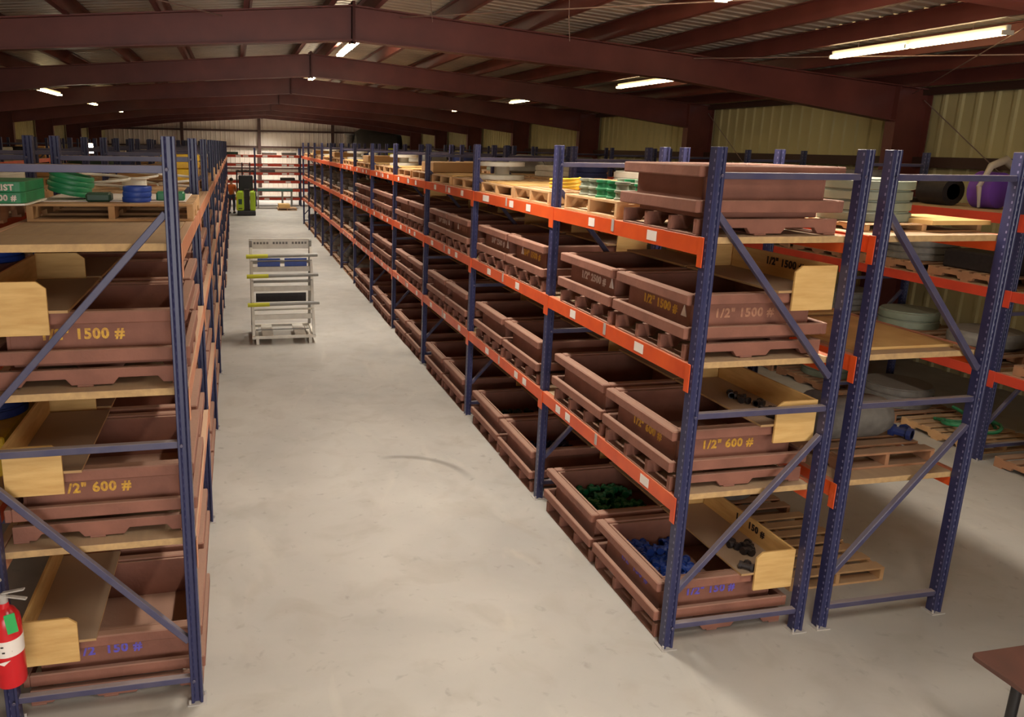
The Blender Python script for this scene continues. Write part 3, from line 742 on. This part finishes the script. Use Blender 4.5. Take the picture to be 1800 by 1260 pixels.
# second rack top shelf, seen over the first rack
kinds = ['reel', 'carton', 'drum', 'sheet', 'blue', 'reel', 'film']
for b in range(1, 12):
    for j in (0, 1):
        y = YR[b]+.12+j*1.16; where = 'second right rack top shelf, %s bay, %s half' % (ORD[b], ('near', 'far')[j])
        pallet(4.25, y, RT, 'pale wooden pallet, '+where, 'pallets on the second right rack top', 'pallet', sx=.95)
        k = kinds[(b*2+j*3) % 7]; c = (4.72, y+.5, RT+pz+.001)
        if k == 'reel': disc_stack(*c, .3, 2, .08, 'cartwhite', 'pale coil pair on a pallet, '+where, 'coil', 'coil', 'goods on the second right rack top')
        elif k == 'carton': tag(MB().box(-.35, .35, -.4, .4, 0, .12).build('carton', 'cardboard', loc=c, bevel=.01), 'low brown carton, '+where, 'box', 'goods on the second right rack top')
        elif k == 'drum': disc_stack(*c, .26, 3, .07, 'greygreen', 'grey-green ring stack, '+where, group='goods on the second right rack top')
        elif k == 'sheet': tag(MB().box(-.42, .46, -.46, .46, 0, .02).build('plywood_sheet', 'ply', loc=c), 'pale plywood sheet, '+where, 'sheet', 'goods on the second right rack top')
        elif k == 'blue': disc_stack(*c, .24, 2, .1, 'navy', 'navy ring pair, '+where, group='goods on the second right rack top')
        else: tag(MB().lathe([(.3, 0), (.36, .04), (.34, .16), (.26, .24), (.1, .3)], n=14).build('wrapped_bundle', 'cartgrey', loc=c, smooth=True), 'grey film-wrapped bundle, '+where, 'bundle', 'goods on the second right rack top')
tag(MB().box(0, .3, 0, .3, 0, .28).build('yellow_bin', 'limeyellow', loc=(4.4, YR[7]+.9, RT+.16), bevel=.01), 'bright yellow-green bin far down the right racks', 'bin')

# wall rack on the right: contents
WZ = [0, 1.09, 2.02, 2.86]
t = thing('wrapped_bundle', 'purple bundle wrapped in clear film on the right wall rack top', 'bundle', (8.90, 7.72, 2.861)); t.scale = (.85, .85, 1.05)
MB().lathe([(.1, -.22), (.2, -.18), (.21, .16), (.12, .22)], c=(0, 0, .21), n=20, axis='y').build('purple_roll', 'purple', t, smooth=True)
MB().path([(-.24, -.1, .02), (-.3, -.1, .25), (-.18, -.12, .48), (.05, -.12, .55), (.27, -.1, .45), (.33, -.1, .2), (.26, -.08, .02)], [.02, .035, .045, .05, .045, .035, .02], n=10).build('film_wrap', 'plastic', t, smooth=True)
t = thing('black_pipe_roll', 'dark roll with open bore left of the purple bundle', 'roll', (8.85, 8.35, 2.861))
MB().lathe([(.1, -.2), (.17, -.2), (.17, .2), (.1, .2), (.1, -.2)], c=(0, 0, .172), n=20, axis='y').build('roll_shell', 'dark_metal', t, smooth=True)
tag(MB().box(0, .75, 0, 1.4, 0, .05).build('dark_board', 'dark_metal', loc=(8.5, 8.75, 2.861)), 'dark flat board lying left of the rolls on the wall rack', 'board')
for b in range(0, 10):
    for lv in (0, 1, 2, 3):
        for j in (0, 1):
            if lv == 3 and (b == 1 or b == 0 and j == 0): continue
            y = YW[b]+.1+j*1.14; z = WZ[lv]
            if b > 4 and lv < 2: continue
            if lv == 0 and b == 1 and j == 0: continue
            if b > 6 and lv < 3: continue
            where = 'right wall rack %s, %s bay, %s half' % (SH[lv], ORD[b], ('near', 'far')[j])
            pallet(8.45, y, z, 'old wooden pallet, '+where, 'pallets on the right wall rack', 'pallet_dark')
            c = (8.95, y+.52, z+pz+.001); k = (b*3+lv*2+j) % 4
            if k == 0: disc_stack(*c, .44, 3, .09, 'grey_metal', 'stack of wide grey rings, '+where, group='goods on the right wall rack')
            elif k == 1: tag(MB().lathe([(.36, 0), (.43, .05), (.43, .14), (.38, .2), (.1, .22)], n=22, sy=.9).build('grey_cover', 'grey_metal', loc=c, smooth=True), 'rounded grey cover, '+where, 'cover', 'goods on the right wall rack')
            elif k == 2: disc_stack(*c, .36, 2, .11, 'greygreen', 'pair of grey-green rings, '+where, group='goods on the right wall rack')
            else: tag(MB().box(-.4, .4, -.42, .42, 0, .22).build('carton', 'dark_metal', loc=c, bevel=.02), 'dark low box, '+where, 'box', 'goods on the right wall rack')
# loose pallets on the floor in the right side aisle
pallet(8.48, 6.95, 0, 'floor pallet with green coiled straps in front of the wall rack', m='pallet', sx=1.0)
for i in range(5):
    a = i*1.3; o = MB().path([(.16*math.cos(t_/2.5+a)*(1+.2*math.sin(t_+i)), .2*math.sin(t_/2.5+a), .02+.012*t_) for t_ in range(12)], .022, n=6).build('green_strap', 'green', loc=(8.7+.12*i, 7.35+.16*(i % 3), pz+.01), smooth=True)
    tag(o, 'green strap coil heaped on the floor pallet before the wall rack', 'strap', 'green straps')

# ------------------------------------------------------------------ left racks: goods
LT = ZL[2]
pallet(-1.40, 5.72, LT, 'orange-brown pallet across the left top shelf under coloured bands', m='pallet', sx=1.1)
def band_stack(x, y, z, r, n, h, m, label, group=None, tilt=0, sy=1, wide=False):
    t = thing('band_stack', label, 'bands', (x, y, z), 0, group); t.rotation_euler = (0, tilt, 0)
    me = MB().lathe([(r*.97, 0), (r, h*.2), (r, h*.8), (r*.97, h), (r*.85, h), (r*.85, 0)], n=20, sy=sy).mesh('band', m, smooth=True)
    for i in range(n): obj('band', me, t, (rnd.uniform(-.01, .01), rnd.uniform(-.01, .01), i*(h+.0006)))
    return t
zb = LT+pz+.001
band_stack(-1.19, 6.12, zb+.045, .155, 4, .036, 'green', 'leaning stack of green bands on the left top pallet', tilt=.22)
tag(MB().box(0, .17, 0, .14, 0, .065).build('dark_green_case', 'darkgreen', loc=(-1.04, 5.86, zb), bevel=.015), 'dark green low case in the middle of the left top pallet', 'case')
band_stack(-.70, 5.92, zb, .10, 3, .037, 'blue', 'stack of bright blue bands on the left top pallet')
tag(MB().box(0, .2, 0, .12, 0, .07).build('green_case', 'green', loc=(-.57, 5.95, zb), bevel=.012), 'small green case right of the blue bands', 'case')
tag(MB().box(-.5, .5, -.4, .46, 0, .006).build('cardboard_sheet', 'paper', loc=(-.86, 6.3, zb)), 'pale card sheet under goods at the back of the left top pallet', 'sheet')
tag(MB().lathe([(.13, 0), (.13, .01), (.11, .015), (.11, .085), (.13, .09), (.13, .1)], n=22).build('white_spool', 'cartwhite', loc=(-.9, 7.5, LT+.125), smooth=True), 'white spool beyond the coloured bands on the left top shelf', 'spool')
pallet(-1.38, 7.0, LT, 'pale pallet beyond the coloured bands on the left top shelf', m='pallet')
for i, (x, y, r) in enumerate(((-1.1, 7.2, .2), (-.95, 7.9, .22), (-.5, 7.25, .16))):
    o = MB().path([(r*math.cos(t_/4), r*math.sin(t_/4)*.8, .015+.0035*t_) for t_ in range(40)], .012, n=6).build('white_hose', 'cartwhite', loc=(x, y, LT+pz+.003), smooth=True)
    tag(o, 'coiled pale hose on the second left top pallet, %s coil' % ('left', 'back', 'right')[i], 'hose')
t = thing('yellow_case_stack', 'stack of yellow cases on the left top shelf behind the near post', 'cases', (-.62, 8.75, LT))
pallet(-1.4, 8.25, LT, 'pallet under the yellow cases on the left top shelf', m='pallet_dark')
t.location = (-.72, 8.55, LT+pz+.001)
for i in range(4): MB().box(-.01*i, .32+.01*i, 0, .4, i*.075, i*.075+.07).build('yellow_case', 'yellow', t, bevel=.01)
# goods further down the left top shelf
for b in range(2, 12):
    for j in (0, 1):
        y = YL[b]+.12+j*1.16
        where = 'left rack top shelf, %s bay, %s half' % (ORD[b], ('near', 'far')[j])
        if y < 9.3: continue
        pallet(-1.38, y, LT, 'pale wooden pallet, '+where, 'pallets on the left top shelf', 'pallet', sx=1.04)
        if (b+j) % 2: disc_stack(-.85, y+.5, LT+pz+.001, .3, 2, .06, ('cartwhite', 'greygreen', 'cardboard')[b % 3], 'low round stack on a pallet, '+where, group='goods on the left top shelf')
        else: tag(MB().box(-.45, .45, -.42, .42, 0, .06).build('carton', 'cardboard', loc=(-.88, y+.5, LT+pz+.001), bevel=.01), 'flat brown carton, '+where, 'box', 'goods on the left top shelf')
for b in range(6, 12):
    for lv in (0, 1, 2):
        z = 0 if lv == 0 else ZL[lv-1]; y = YL[b]+.3
        where = 'left rack %s, %s bay' % (SH[lv], ORD[b])
        pallet(-1.38, y, z, 'old wooden pallet, '+where, 'pallets in the far left bays', 'pallet_dark', sx=1.08)
        disc_stack(-.85, y+.5, z+pz+.001, .4, 3, .1, 'grey_metal', 'stack of grey rings, '+where, group='grey stacks in the far left bays')
# second left rack
t = thing('green_case', 'green case with white SPECIALIST lettering at the left edge', 'case', (-1.30, 5.30, LT+.155))
pl = [(-.9, 0), (-.05, 0), (-.02, .012), (0, .05), (0, .55), (-.9, .55)]
MB().prism(pl, 'z', 0, .068).build('lower_case', 'green', t, bevel=.004); MB().prism(pl, 'z', .07, .135).build('upper_case', 'green', t, bevel=.004)
MB().prism([(-.9, -.012), (-.05, -.012), (.0, 0), (.012, .05), (.012, .55), (-.9, .55)], 'z', -.012, -.001).build('white_edge', 'cartwhite', t)
for tx, sz, zz, xr_ in (('SPECIALIST', .052, .098, -.055), ('TO "3000 #', .05, .034, -.045)):
    me = text_mesh(tx, sz, 'white_paint'); xm = max(v.co.x for v in me.vertices)
    obj('lettering', me, t, (xr_-xm, -.0015, zz), R_FRONT)
pallet(-2.52, 5.15, LT, 'dusty pallet under the green lettered drum', m='pallet_dark', sx=1.0, sz=1.2)
disc_stack(-1.88, 6.45, ZL[1]+.482, .26, 2, .05, 'blue', 'blue capped drum lying on the second left rack middle shelf', 'drum', 'blue_drum')
tag(MB().box(-2.6, -1.66, 5.9, 7.0-.2, 0, .48).build('brown_crate_stack', 'crate', loc=(0, 0, ZL[1]+.001), bevel=.01), 'red-brown case under the blue drum', 'case')
disc_stack(-1.90, 6.2, ZL[0]+.302, .26, 2, .075, 'navy', 'dark blue drum on the second left rack lowest shelf', 'drum', 'blue_drum')
tag(MB().box(-2.6, -1.66, 5.6, 6.7, 0, .30).build('yellow_base_case', 'yellow', loc=(0, 0, ZL[0]+.001), bevel=.01), 'yellow case under the dark blue drum', 'case')
for b in range(1, 9):
    y = YL[b]+.2
    where = 'second left rack top shelf, %s bay' % ORD[b]
    pallet(-2.62, y, LT, 'wooden pallet, '+where, 'pallets on the second left rack', 'pallet')
    disc_stack(-2.1, y+.55, LT+pz+.001, .32, 2, .07, ('navy', 'cartwhite', 'cardboard', 'darkgreen')[b % 4], 'round stack on a pallet, '+where, group='goods on the second left rack')
for b in range(0, 8):
    y = YLL[b]+.3
    tag(MB().box(-.45, .45, -.5, .8, 0, .35).build('dark_carton', ('dark_metal', 'cardboard', 'cartgrey')[b % 3], loc=(-6.25, y+.4, 2.901), bevel=.02), 'dark carton on the left wall rack top, %s bay' % ORD[b], 'box', 'cartons on the left wall rack')

# ------------------------------------------------------------------ fire extinguisher
t = thing('fire_extinguisher', 'red fire extinguisher with green tag hung on the left rack post', 'fire extinguisher', (-1.352, 4.24, .43))
MB().lathe([(.06, 0), (.078, .012), (.082, .03), (.082, .38), (.076, .43), (.055, .47), (.03, .49), (.026, .52)], n=28).build('cylinder', 'red', t, smooth=True)
MB().lathe([(.0835, .215), (.0835, .315)], n=28).build('instruction_label', 'paper', t, smooth=True)
for k in range(3):
    MB().bar((-.05+.035*k, -.0845+.012*abs(k-1), .285), (-.035+.035*k, -.0845+.012*abs(k-1), .285), .002, .008).bar((-.045+.035*k, -.0845+.012*abs(k-1), .25), (-.03+.035*k, -.0845+.012*abs(k-1), .25), .002, .008).build('label_mark', 'black_paint', t)
MB().lathe([(.022, .51), (.026, .52), (.026, .56), (.016, .57)], n=14).build('valve', 'clip', t, smooth=True)
MB().bar((0, .0, .575), (.12, -.02, .60), .022, .008).build('lever', 'clip', t)
MB().bar((0, 0, .56), (.13, -.03, .545), .022, .008).build('carry_handle', 'clip', t)
MB().path([(0, 0, .55), (-.03, -.02, .58), (-.02, -.05, .66), (.01, -.05, .69)], .014, n=8).build('hanging_hook', 'clip', t, smooth=True)
o = MB().box(-.025, .03, -.002, .002, -.12, 0).build('green_tag', 'greentag', t, loc=(.045, -.086, .49)); o.rotation_euler = (0, -.1, .3)
MB().add([(-.04, -.086, .185), (.03, -.086, .20), (-.005, -.088, .17), (-.04, -.084, .185), (.03, -.084, .20), (-.005, -.084, .17)], [(0, 1, 2), (3, 5, 4), (0, 3, 4, 1), (1, 4, 5, 2), (2, 5, 3, 0)]).build('white_sticker', 'paper', t)
MB().box(-.03, .03, .07, .09, .1, .4).build('wall_bracket', 'dark_metal', t)

# ------------------------------------------------------------------ white A-frame cart in the aisle
t = thing('display_cart', 'cream-white A-frame steel cart with yellow sleeves standing in the aisle', 'cart', (.2, 13.45, 0))
W_ = 1.12
s = MB().box(0, W_, 0, .05, .10, .15).box(0, W_, .95, 1.0, .10, .15).box(0, .05, .05, .95, .10, .15).box(W_-.05, W_, .05, .95, .10, .15)
s.build('base_frame', 'cartwhite', t, bevel=.004)
for x in (.07, W_-.12): MB().box(x, x+.05, 0, 1.0, 0, .10).build('skid', 'cartwhite', t)
for x in (.18, .76): MB().box(x, x+.2, .02, .98, .10, .14).build('fork_pocket', 'cartwhite', t, bevel=.004)
for x in (.03, W_-.03):
    MB().bar((x, .03, .15), (x-.0, .52, 1.66), .05, .05, up=(0, 1, 0)).build('front_post', 'cartwhite', t, bevel=.004)
    MB().bar((x, .97, .12), (x, .62, 1.78), .05, .05, up=(0, 1, 0)).build('rear_post', 'cartgrey', t, bevel=.004)
for i, (z, y) in enumerate(((.70, .16), (1.18, .33), (1.52, .43))):
    sh = MB().add([(.02, y-.03, z-.09), (W_-.02, y-.03, z-.09), (W_-.02, y+.38, z-.20), (.02, y+.38, z-.20), (.02, y-.03, z-.075), (W_-.02, y-.03, z-.075), (W_-.02, y+.38, z-.185), (.02, y+.38, z-.185)],
                  [(0, 3, 2, 1), (4, 5, 6, 7), (0, 1, 5, 4), (1, 2, 6, 5), (2, 3, 7, 6), (3, 0, 4, 7)]).build('sloping_shelf', 'cartgrey' if i else 'cartwhite', t)
    MB().tube((-.06, y-.06, z), (W_+.08, y-.06, z+.015), .032, n=12).build('front_rail', 'cartgrey', t, smooth=True)
    MB().tube((-.06, y-.06, z), (.32, y-.06, z+.004), .036, n=12).build('yellow_sleeve', 'limeyellow', t, smooth=True)
    MB().box(.03, W_-.03, y+.02, y+.045, z-.29, z-.20).build('lower_rail', 'cartwhite', t)
for x in (.14, .62): MB().box(x, x+.40, .52, .54, 1.30, 1.46).build('blue_panel', 'blue', t)
MB().box(0, W_, .63, .66, 1.62, 1.80).build('header_board', 'cartwhite', t)
s = MB()
for k in range(17):
    if k in (5, 11): continue
    s.box(.08+k*.057, .08+k*.057+.036, .625, .6295, 1.705, 1.745)
s.build('header_mark', 'grey_metal', t)
MB().box(.1, W_-.1, .75, .78, .62, .78).build('dark_panel', 'dark_metal', t)
MB().box(.08, W_-.08, .5, .52, .14, .16).build('cross_bar', 'cartgrey', t)

# ------------------------------------------------------------------ far end: reach truck, worker, bench
t = thing('reach_truck', 'lime-green stand-up reach truck at the far end of the aisle', 'forklift', (.02, 38.5, 0))
MB().box(.04, .88, .05, 1.5, .03, .24).build('chassis', 'black', t, bevel=.02)
MB().box(.0, .34, .1, 1.2, .24, 1.16).build('left_body', 'lime', t, bevel=.04)
MB().box(.64, .90, .1, 1.2, .24, 1.16).build('right_body', 'lime', t, bevel=.04)
MB().box(-.02, .05, .06, .14, .28, 1.10).build('edge_guard', 'limeyellow', t, bevel=.01)
MB().box(.36, .62, .3, 1.0, .24, 1.25).build('operator_bay', 'dark_metal', t)
MB().box(.1, .8, .9, 1.2, 1.16, 1.9).build('console', 'black', t, bevel=.03)
for x in (.04, .86):
    for y in (.15, 1.2): MB().bar((x, y, 1.1), (x, y, 2.12), .04, .04).build('guard_post', 'dark_metal', t)
s = MB().box(.0, .9, .1, .16, 2.1, 2.15).box(.0, .9, 1.2, 1.26, 2.1, 2.15)
for k in range(6): s.box(.02+k*.168, .05+k*.168, .16, 1.2, 2.11, 2.14)
s.build('overhead_guard', 'dark_metal', t)
for x in (.25, .63): MB().box(x, x+.06, 1.5, 1.6, .05, 2.5).build('mast', 'dark_metal', t)
for x in (.2, .62): MB().box(x, x+.1, 1.6, 2.6, .06, .10).build('fork', 'dark_metal', t)
for x in (.02, .82): MB().lathe([(.1, 0), (.11, .01), (.11, .07), (.1, .08)], c=(x, .3, .11), n=14, axis='x').build('wheel', 'black', t)
MB().box(.09, .26, .092, .1, .55, .80).build('vent_panel', 'darkgreen', t); MB().box(.09, .26, .092, .1, .33, .37).build('mark', 'black', t)
t.rotation_euler = (0, 0, -.03)

def skinned(name, pts, edges, radii, m, parent, sub=1):
    me = D.meshes.new(name); me.from_pydata(pts, edges, []); o = obj(name, me, parent)
    sk = o.modifiers.new('skin', 'SKIN')
    for i, r in enumerate(radii):
        r = r if isinstance(r, tuple) else (r, r); me.skin_vertices[0].data[i].radius = r
    me.skin_vertices[0].data[0].use_root = True
    o.modifiers.new('sub', 'SUBSURF').levels = sub; o.modifiers['sub'].render_levels = sub
    me.materials.append(M[m]); return o
pr = thing('person', 'person in orange shirt and dark trousers walking beside the reach truck', 'person', (-.2, 40.0, 0))
# body (skin) as one continuous surface: pelvis root, torso, head, arms with fingers, legs with feet
P = [(0, 0, .93), (0, 0, 1.15), (0, .0, 1.36), (0, -.01, 1.46), (0, -.015, 1.52), (0, -.02, 1.60), (0, -.02, 1.70),
     (-.17, 0, 1.38), (-.22, -.02, 1.12), (-.22, -.10, .90), (-.22, -.13, .82),
     (.17, 0, 1.38), (.22, .0, 1.12), (.22, -.07, .90), (.22, -.10, .82),
     (-.09, 0, .88), (-.10, -.04, .48), (-.10, .02, .09), (-.10, -.13, .04),
     (.09, 0, .88), (.10, .05, .48), (.10, .16, .10), (.10, .04, .04)]
E_ = [(0, 1), (1, 2), (2, 3), (3, 4), (4, 5), (5, 6), (2, 7), (7, 8), (8, 9), (9, 10), (2, 11), (11, 12), (12, 13), (13, 14), (0, 15), (15, 16), (16, 17), (17, 18), (0, 19), (19, 20), (20, 21), (21, 22)]
Rr = [(.14, .10), (.13, .10), (.15, .10), .06, .055, (.085, .10), (.07, .085), .055, .045, .032, (.035, .02), .055, .045, .032, (.035, .02), .085, .058, .042, (.045, .03), .085, .058, .042, (.045, .03)]
skinned('body', P, E_, Rr, 'skin', pr)
for sx in (-1, 1):
    for k in range(4):
        b0 = (sx*.22-.024+.016*k, -.12-.01*(sx < 0), .80); MB().path([b0, (b0[0], b0[1]-.008, b0[2]-.035), (b0[0], b0[1]+.004, b0[2]-.062+.006*abs(k-1.5))], [.009, .008, .006], n=6).build('finger', 'skin', pr, smooth=True)
    MB().path([(sx*.22-sx*.03, -.12, .84), (sx*.22-sx*.048, -.135, .81), (sx*.22-sx*.05, -.14, .78)], [.011, .009, .007], n=6).build('thumb', 'skin', pr, smooth=True)
skinned('orange_shirt', [(0, 0, .86), (0, 0, 1.12), (0, 0, 1.36), (0, -.005, 1.43), (-.17, 0, 1.38), (-.215, -.015, 1.16), (.17, 0, 1.38), (.215, 0, 1.16)], [(0, 1), (1, 2), (2, 3), (2, 4), (4, 5), (2, 6), (6, 7)],
        [(.165, .13), (.16, .13), (.18, .13), .075, .075, .065, .075, .065], 'orangeshirt', pr)
skinned('trousers', [(0, 0, .92), (-.09, 0, .86), (-.10, -.04, .48), (-.10, .02, .12), (.09, 0, .86), (.10, .05, .48), (.10, .155, .13)], [(0, 1), (1, 2), (2, 3), (0, 4), (4, 5), (5, 6)],
        [(.15, .12), .105, .075, .062, .105, .075, .062], 'denim', pr)
MB().lathe([(.03, -.02), (.09, 0), (.098, .05), (.085, .1), (.05, .13), (.01, .14)], c=(0, .0, 1.62), n=14).build('hair', 'hair', pr, smooth=True)
for sx in (-.035, .035): MB().lathe([(.006, 0), (.008, .004), (.004, .008)], c=(sx, -.125, 1.645), n=8, axis='y').build('eye', 'black', pr)
MB().path([(0, -.115, 1.64), (0, -.14, 1.605)], [.008, .014], n=6).build('nose', 'skin', pr)
MB().box(-.022, .022, -.118, -.112, 1.568, 1.576).build('mouth', 'red', pr)
for sx in (-1, 1): MB().path([(sx*.098, -.02, 1.65), (sx*.104, -.01, 1.60)], .014, n=6).build('ear', 'skin', pr)
for i, q in enumerate(((-.10, -.13, 0), (.10, .05, 0))):
    MB().box(q[0]-.045, q[0]+.045, q[1]-.05, q[1]+.2, 0, .085).build('shoe', 'dark_metal', pr, bevel=.02)
pr.rotation_euler = (0, 0, PI*.9)

t = thing('workbench', 'grey bench with teal edge standing before the far cross rack', 'bench', (1.15, 43.0, 0))
MB().box(0, 1.9, 0, .7, 1.02, 1.08).build('bench_top', 'cartgrey', t); MB().box(0, 1.9, -.02, 0, .92, 1.04).build('apron', 'teal', t)
for x in (.03, 1.35, 1.85):
    for y in (.03, .65): MB().box(x-.03, x+.03, y-.03, y+.03, 0, 1.02).build('leg', 'cartgrey', t)
MB().box(0, 1.85, .02, .05, .12, .17).build('stretcher', 'cartgrey', t)
pallet(2.15, 41.6, 0, 'pale pallet on the floor right of the bench at the far end', m='pallet')
tag(MB().box(0, .6, 0, .8, 0, .2).build('plank_stack', 'ply', loc=(2.2, 41.7, pz+.001), bevel=.01), 'short stack of yellow boards on the far end pallet', 'boards')
for i, (x, z) in enumerate(((1.5, 2.82), (2.6, 2.82), (-.6, 2.82), (1.4, 1.87), (2.5, 1.42))):
    tag(MB().box(0, .8, 0, .7, 0, .14).build('flat_carton', ('grey_metal', 'greyunit', 'darkgreen')[i % 3], loc=(x, 44.6, z+.001), bevel=.01), 'flat dark carton on the far cross rack, %s' % ('top shelf centre', 'top shelf right', 'top shelf left', 'third shelf down', 'fourth shelf down')[i], 'box', 'cartons on the cross rack')
# big grey unit in the far right corner
t = thing('dust_collector', 'large dark grey rounded unit in the far right corner under the roof', 'machine', (9.0, 50.3, 0))
MB().lathe([(.2, -1.6), (.9, -1.45), (1.15, -1.0), (1.15, 1.1), (.8, 1.5), (.2, 1.6)], c=(0, 0, 3.35), n=28, axis='x').build('tank', 'greyunit', t, smooth=True)
for x in (-1.0, 1.0):
    for y in (-.7, .7): MB().box(x-.08, x+.08, y-.08, y+.08, 0, 2.8).build('leg', 'girt', t)
MB().lathe([(.25, 0), (.25, .55), (.4, .6), (.4, .66)], c=(-1.75, 0, 3.5), n=16).build('stack_pipe', 'grey_metal', t, smooth=True)
MB().tube((-1.75, 0, 3.6), (-1.0, 0, 3.6), .2, n=14).build('side_duct', 'grey_metal', t, smooth=True)
# lit work lamp far left
t = thing('work_lamp', 'bright white work lamp glowing on the left wall rack', 'light', (-3.35, 20.0, 3.05))
MB().box(-.1, .1, .0, .1, .1, .36).build('lamp_shell', 'dark_metal', t); MB().box(-.085, .085, -.006, 0, .12, .34).build('lamp_lens', 'tube', t)
MB().tube((0, .05, -3.05), (0, .05, .1), .02, n=8).build('stand_pole', 'dark_metal', t)
MB().lathe([(.25, 0), (.25, .02), (.03, .06)], c=(0, .05, -3.05), n=16).build('stand_base', 'dark_metal', t)

# ------------------------------------------------------------------ table corner at the lower right
t = thing('table', 'dark brown table corner with black legs at the lower right', 'table', (3.97, 1.53, 0))
pl = [(.03, 0), (1.2, 0), (1.2, 1.5), (.03, 1.5), (.012, 1.494), (.0, 1.47), (0, .03)]
MB().prism(pl, 'z', .72, .75).build('table_top', 'tabletop', t, bevel=.003)
for (x, y) in ((.14, 1.32), (1.08, 1.32), (.14, .16), (1.08, .16)):
    MB().tube((x, y, 0), (x, y, .72), .026, n=14).build('leg', 'black', t, smooth=True)
MB().box(.17, 1.05, 1.30, 1.33, .64, .72).build('apron', 'dark_metal', t)
MB().box(.155, .175, 1.25, 1.31, .64, .72).build('corner_bracket', 'clip', t)
t = thing('tape_roll', 'small green tape roll on the brown table at the right edge', 'tape', (4.42, 2.92, .75))
MB().lathe([(.025, 0), (.05, 0), (.05, .03), (.025, .03), (.025, 0)], n=20).build('tape', 'greentag', t, smooth=True)
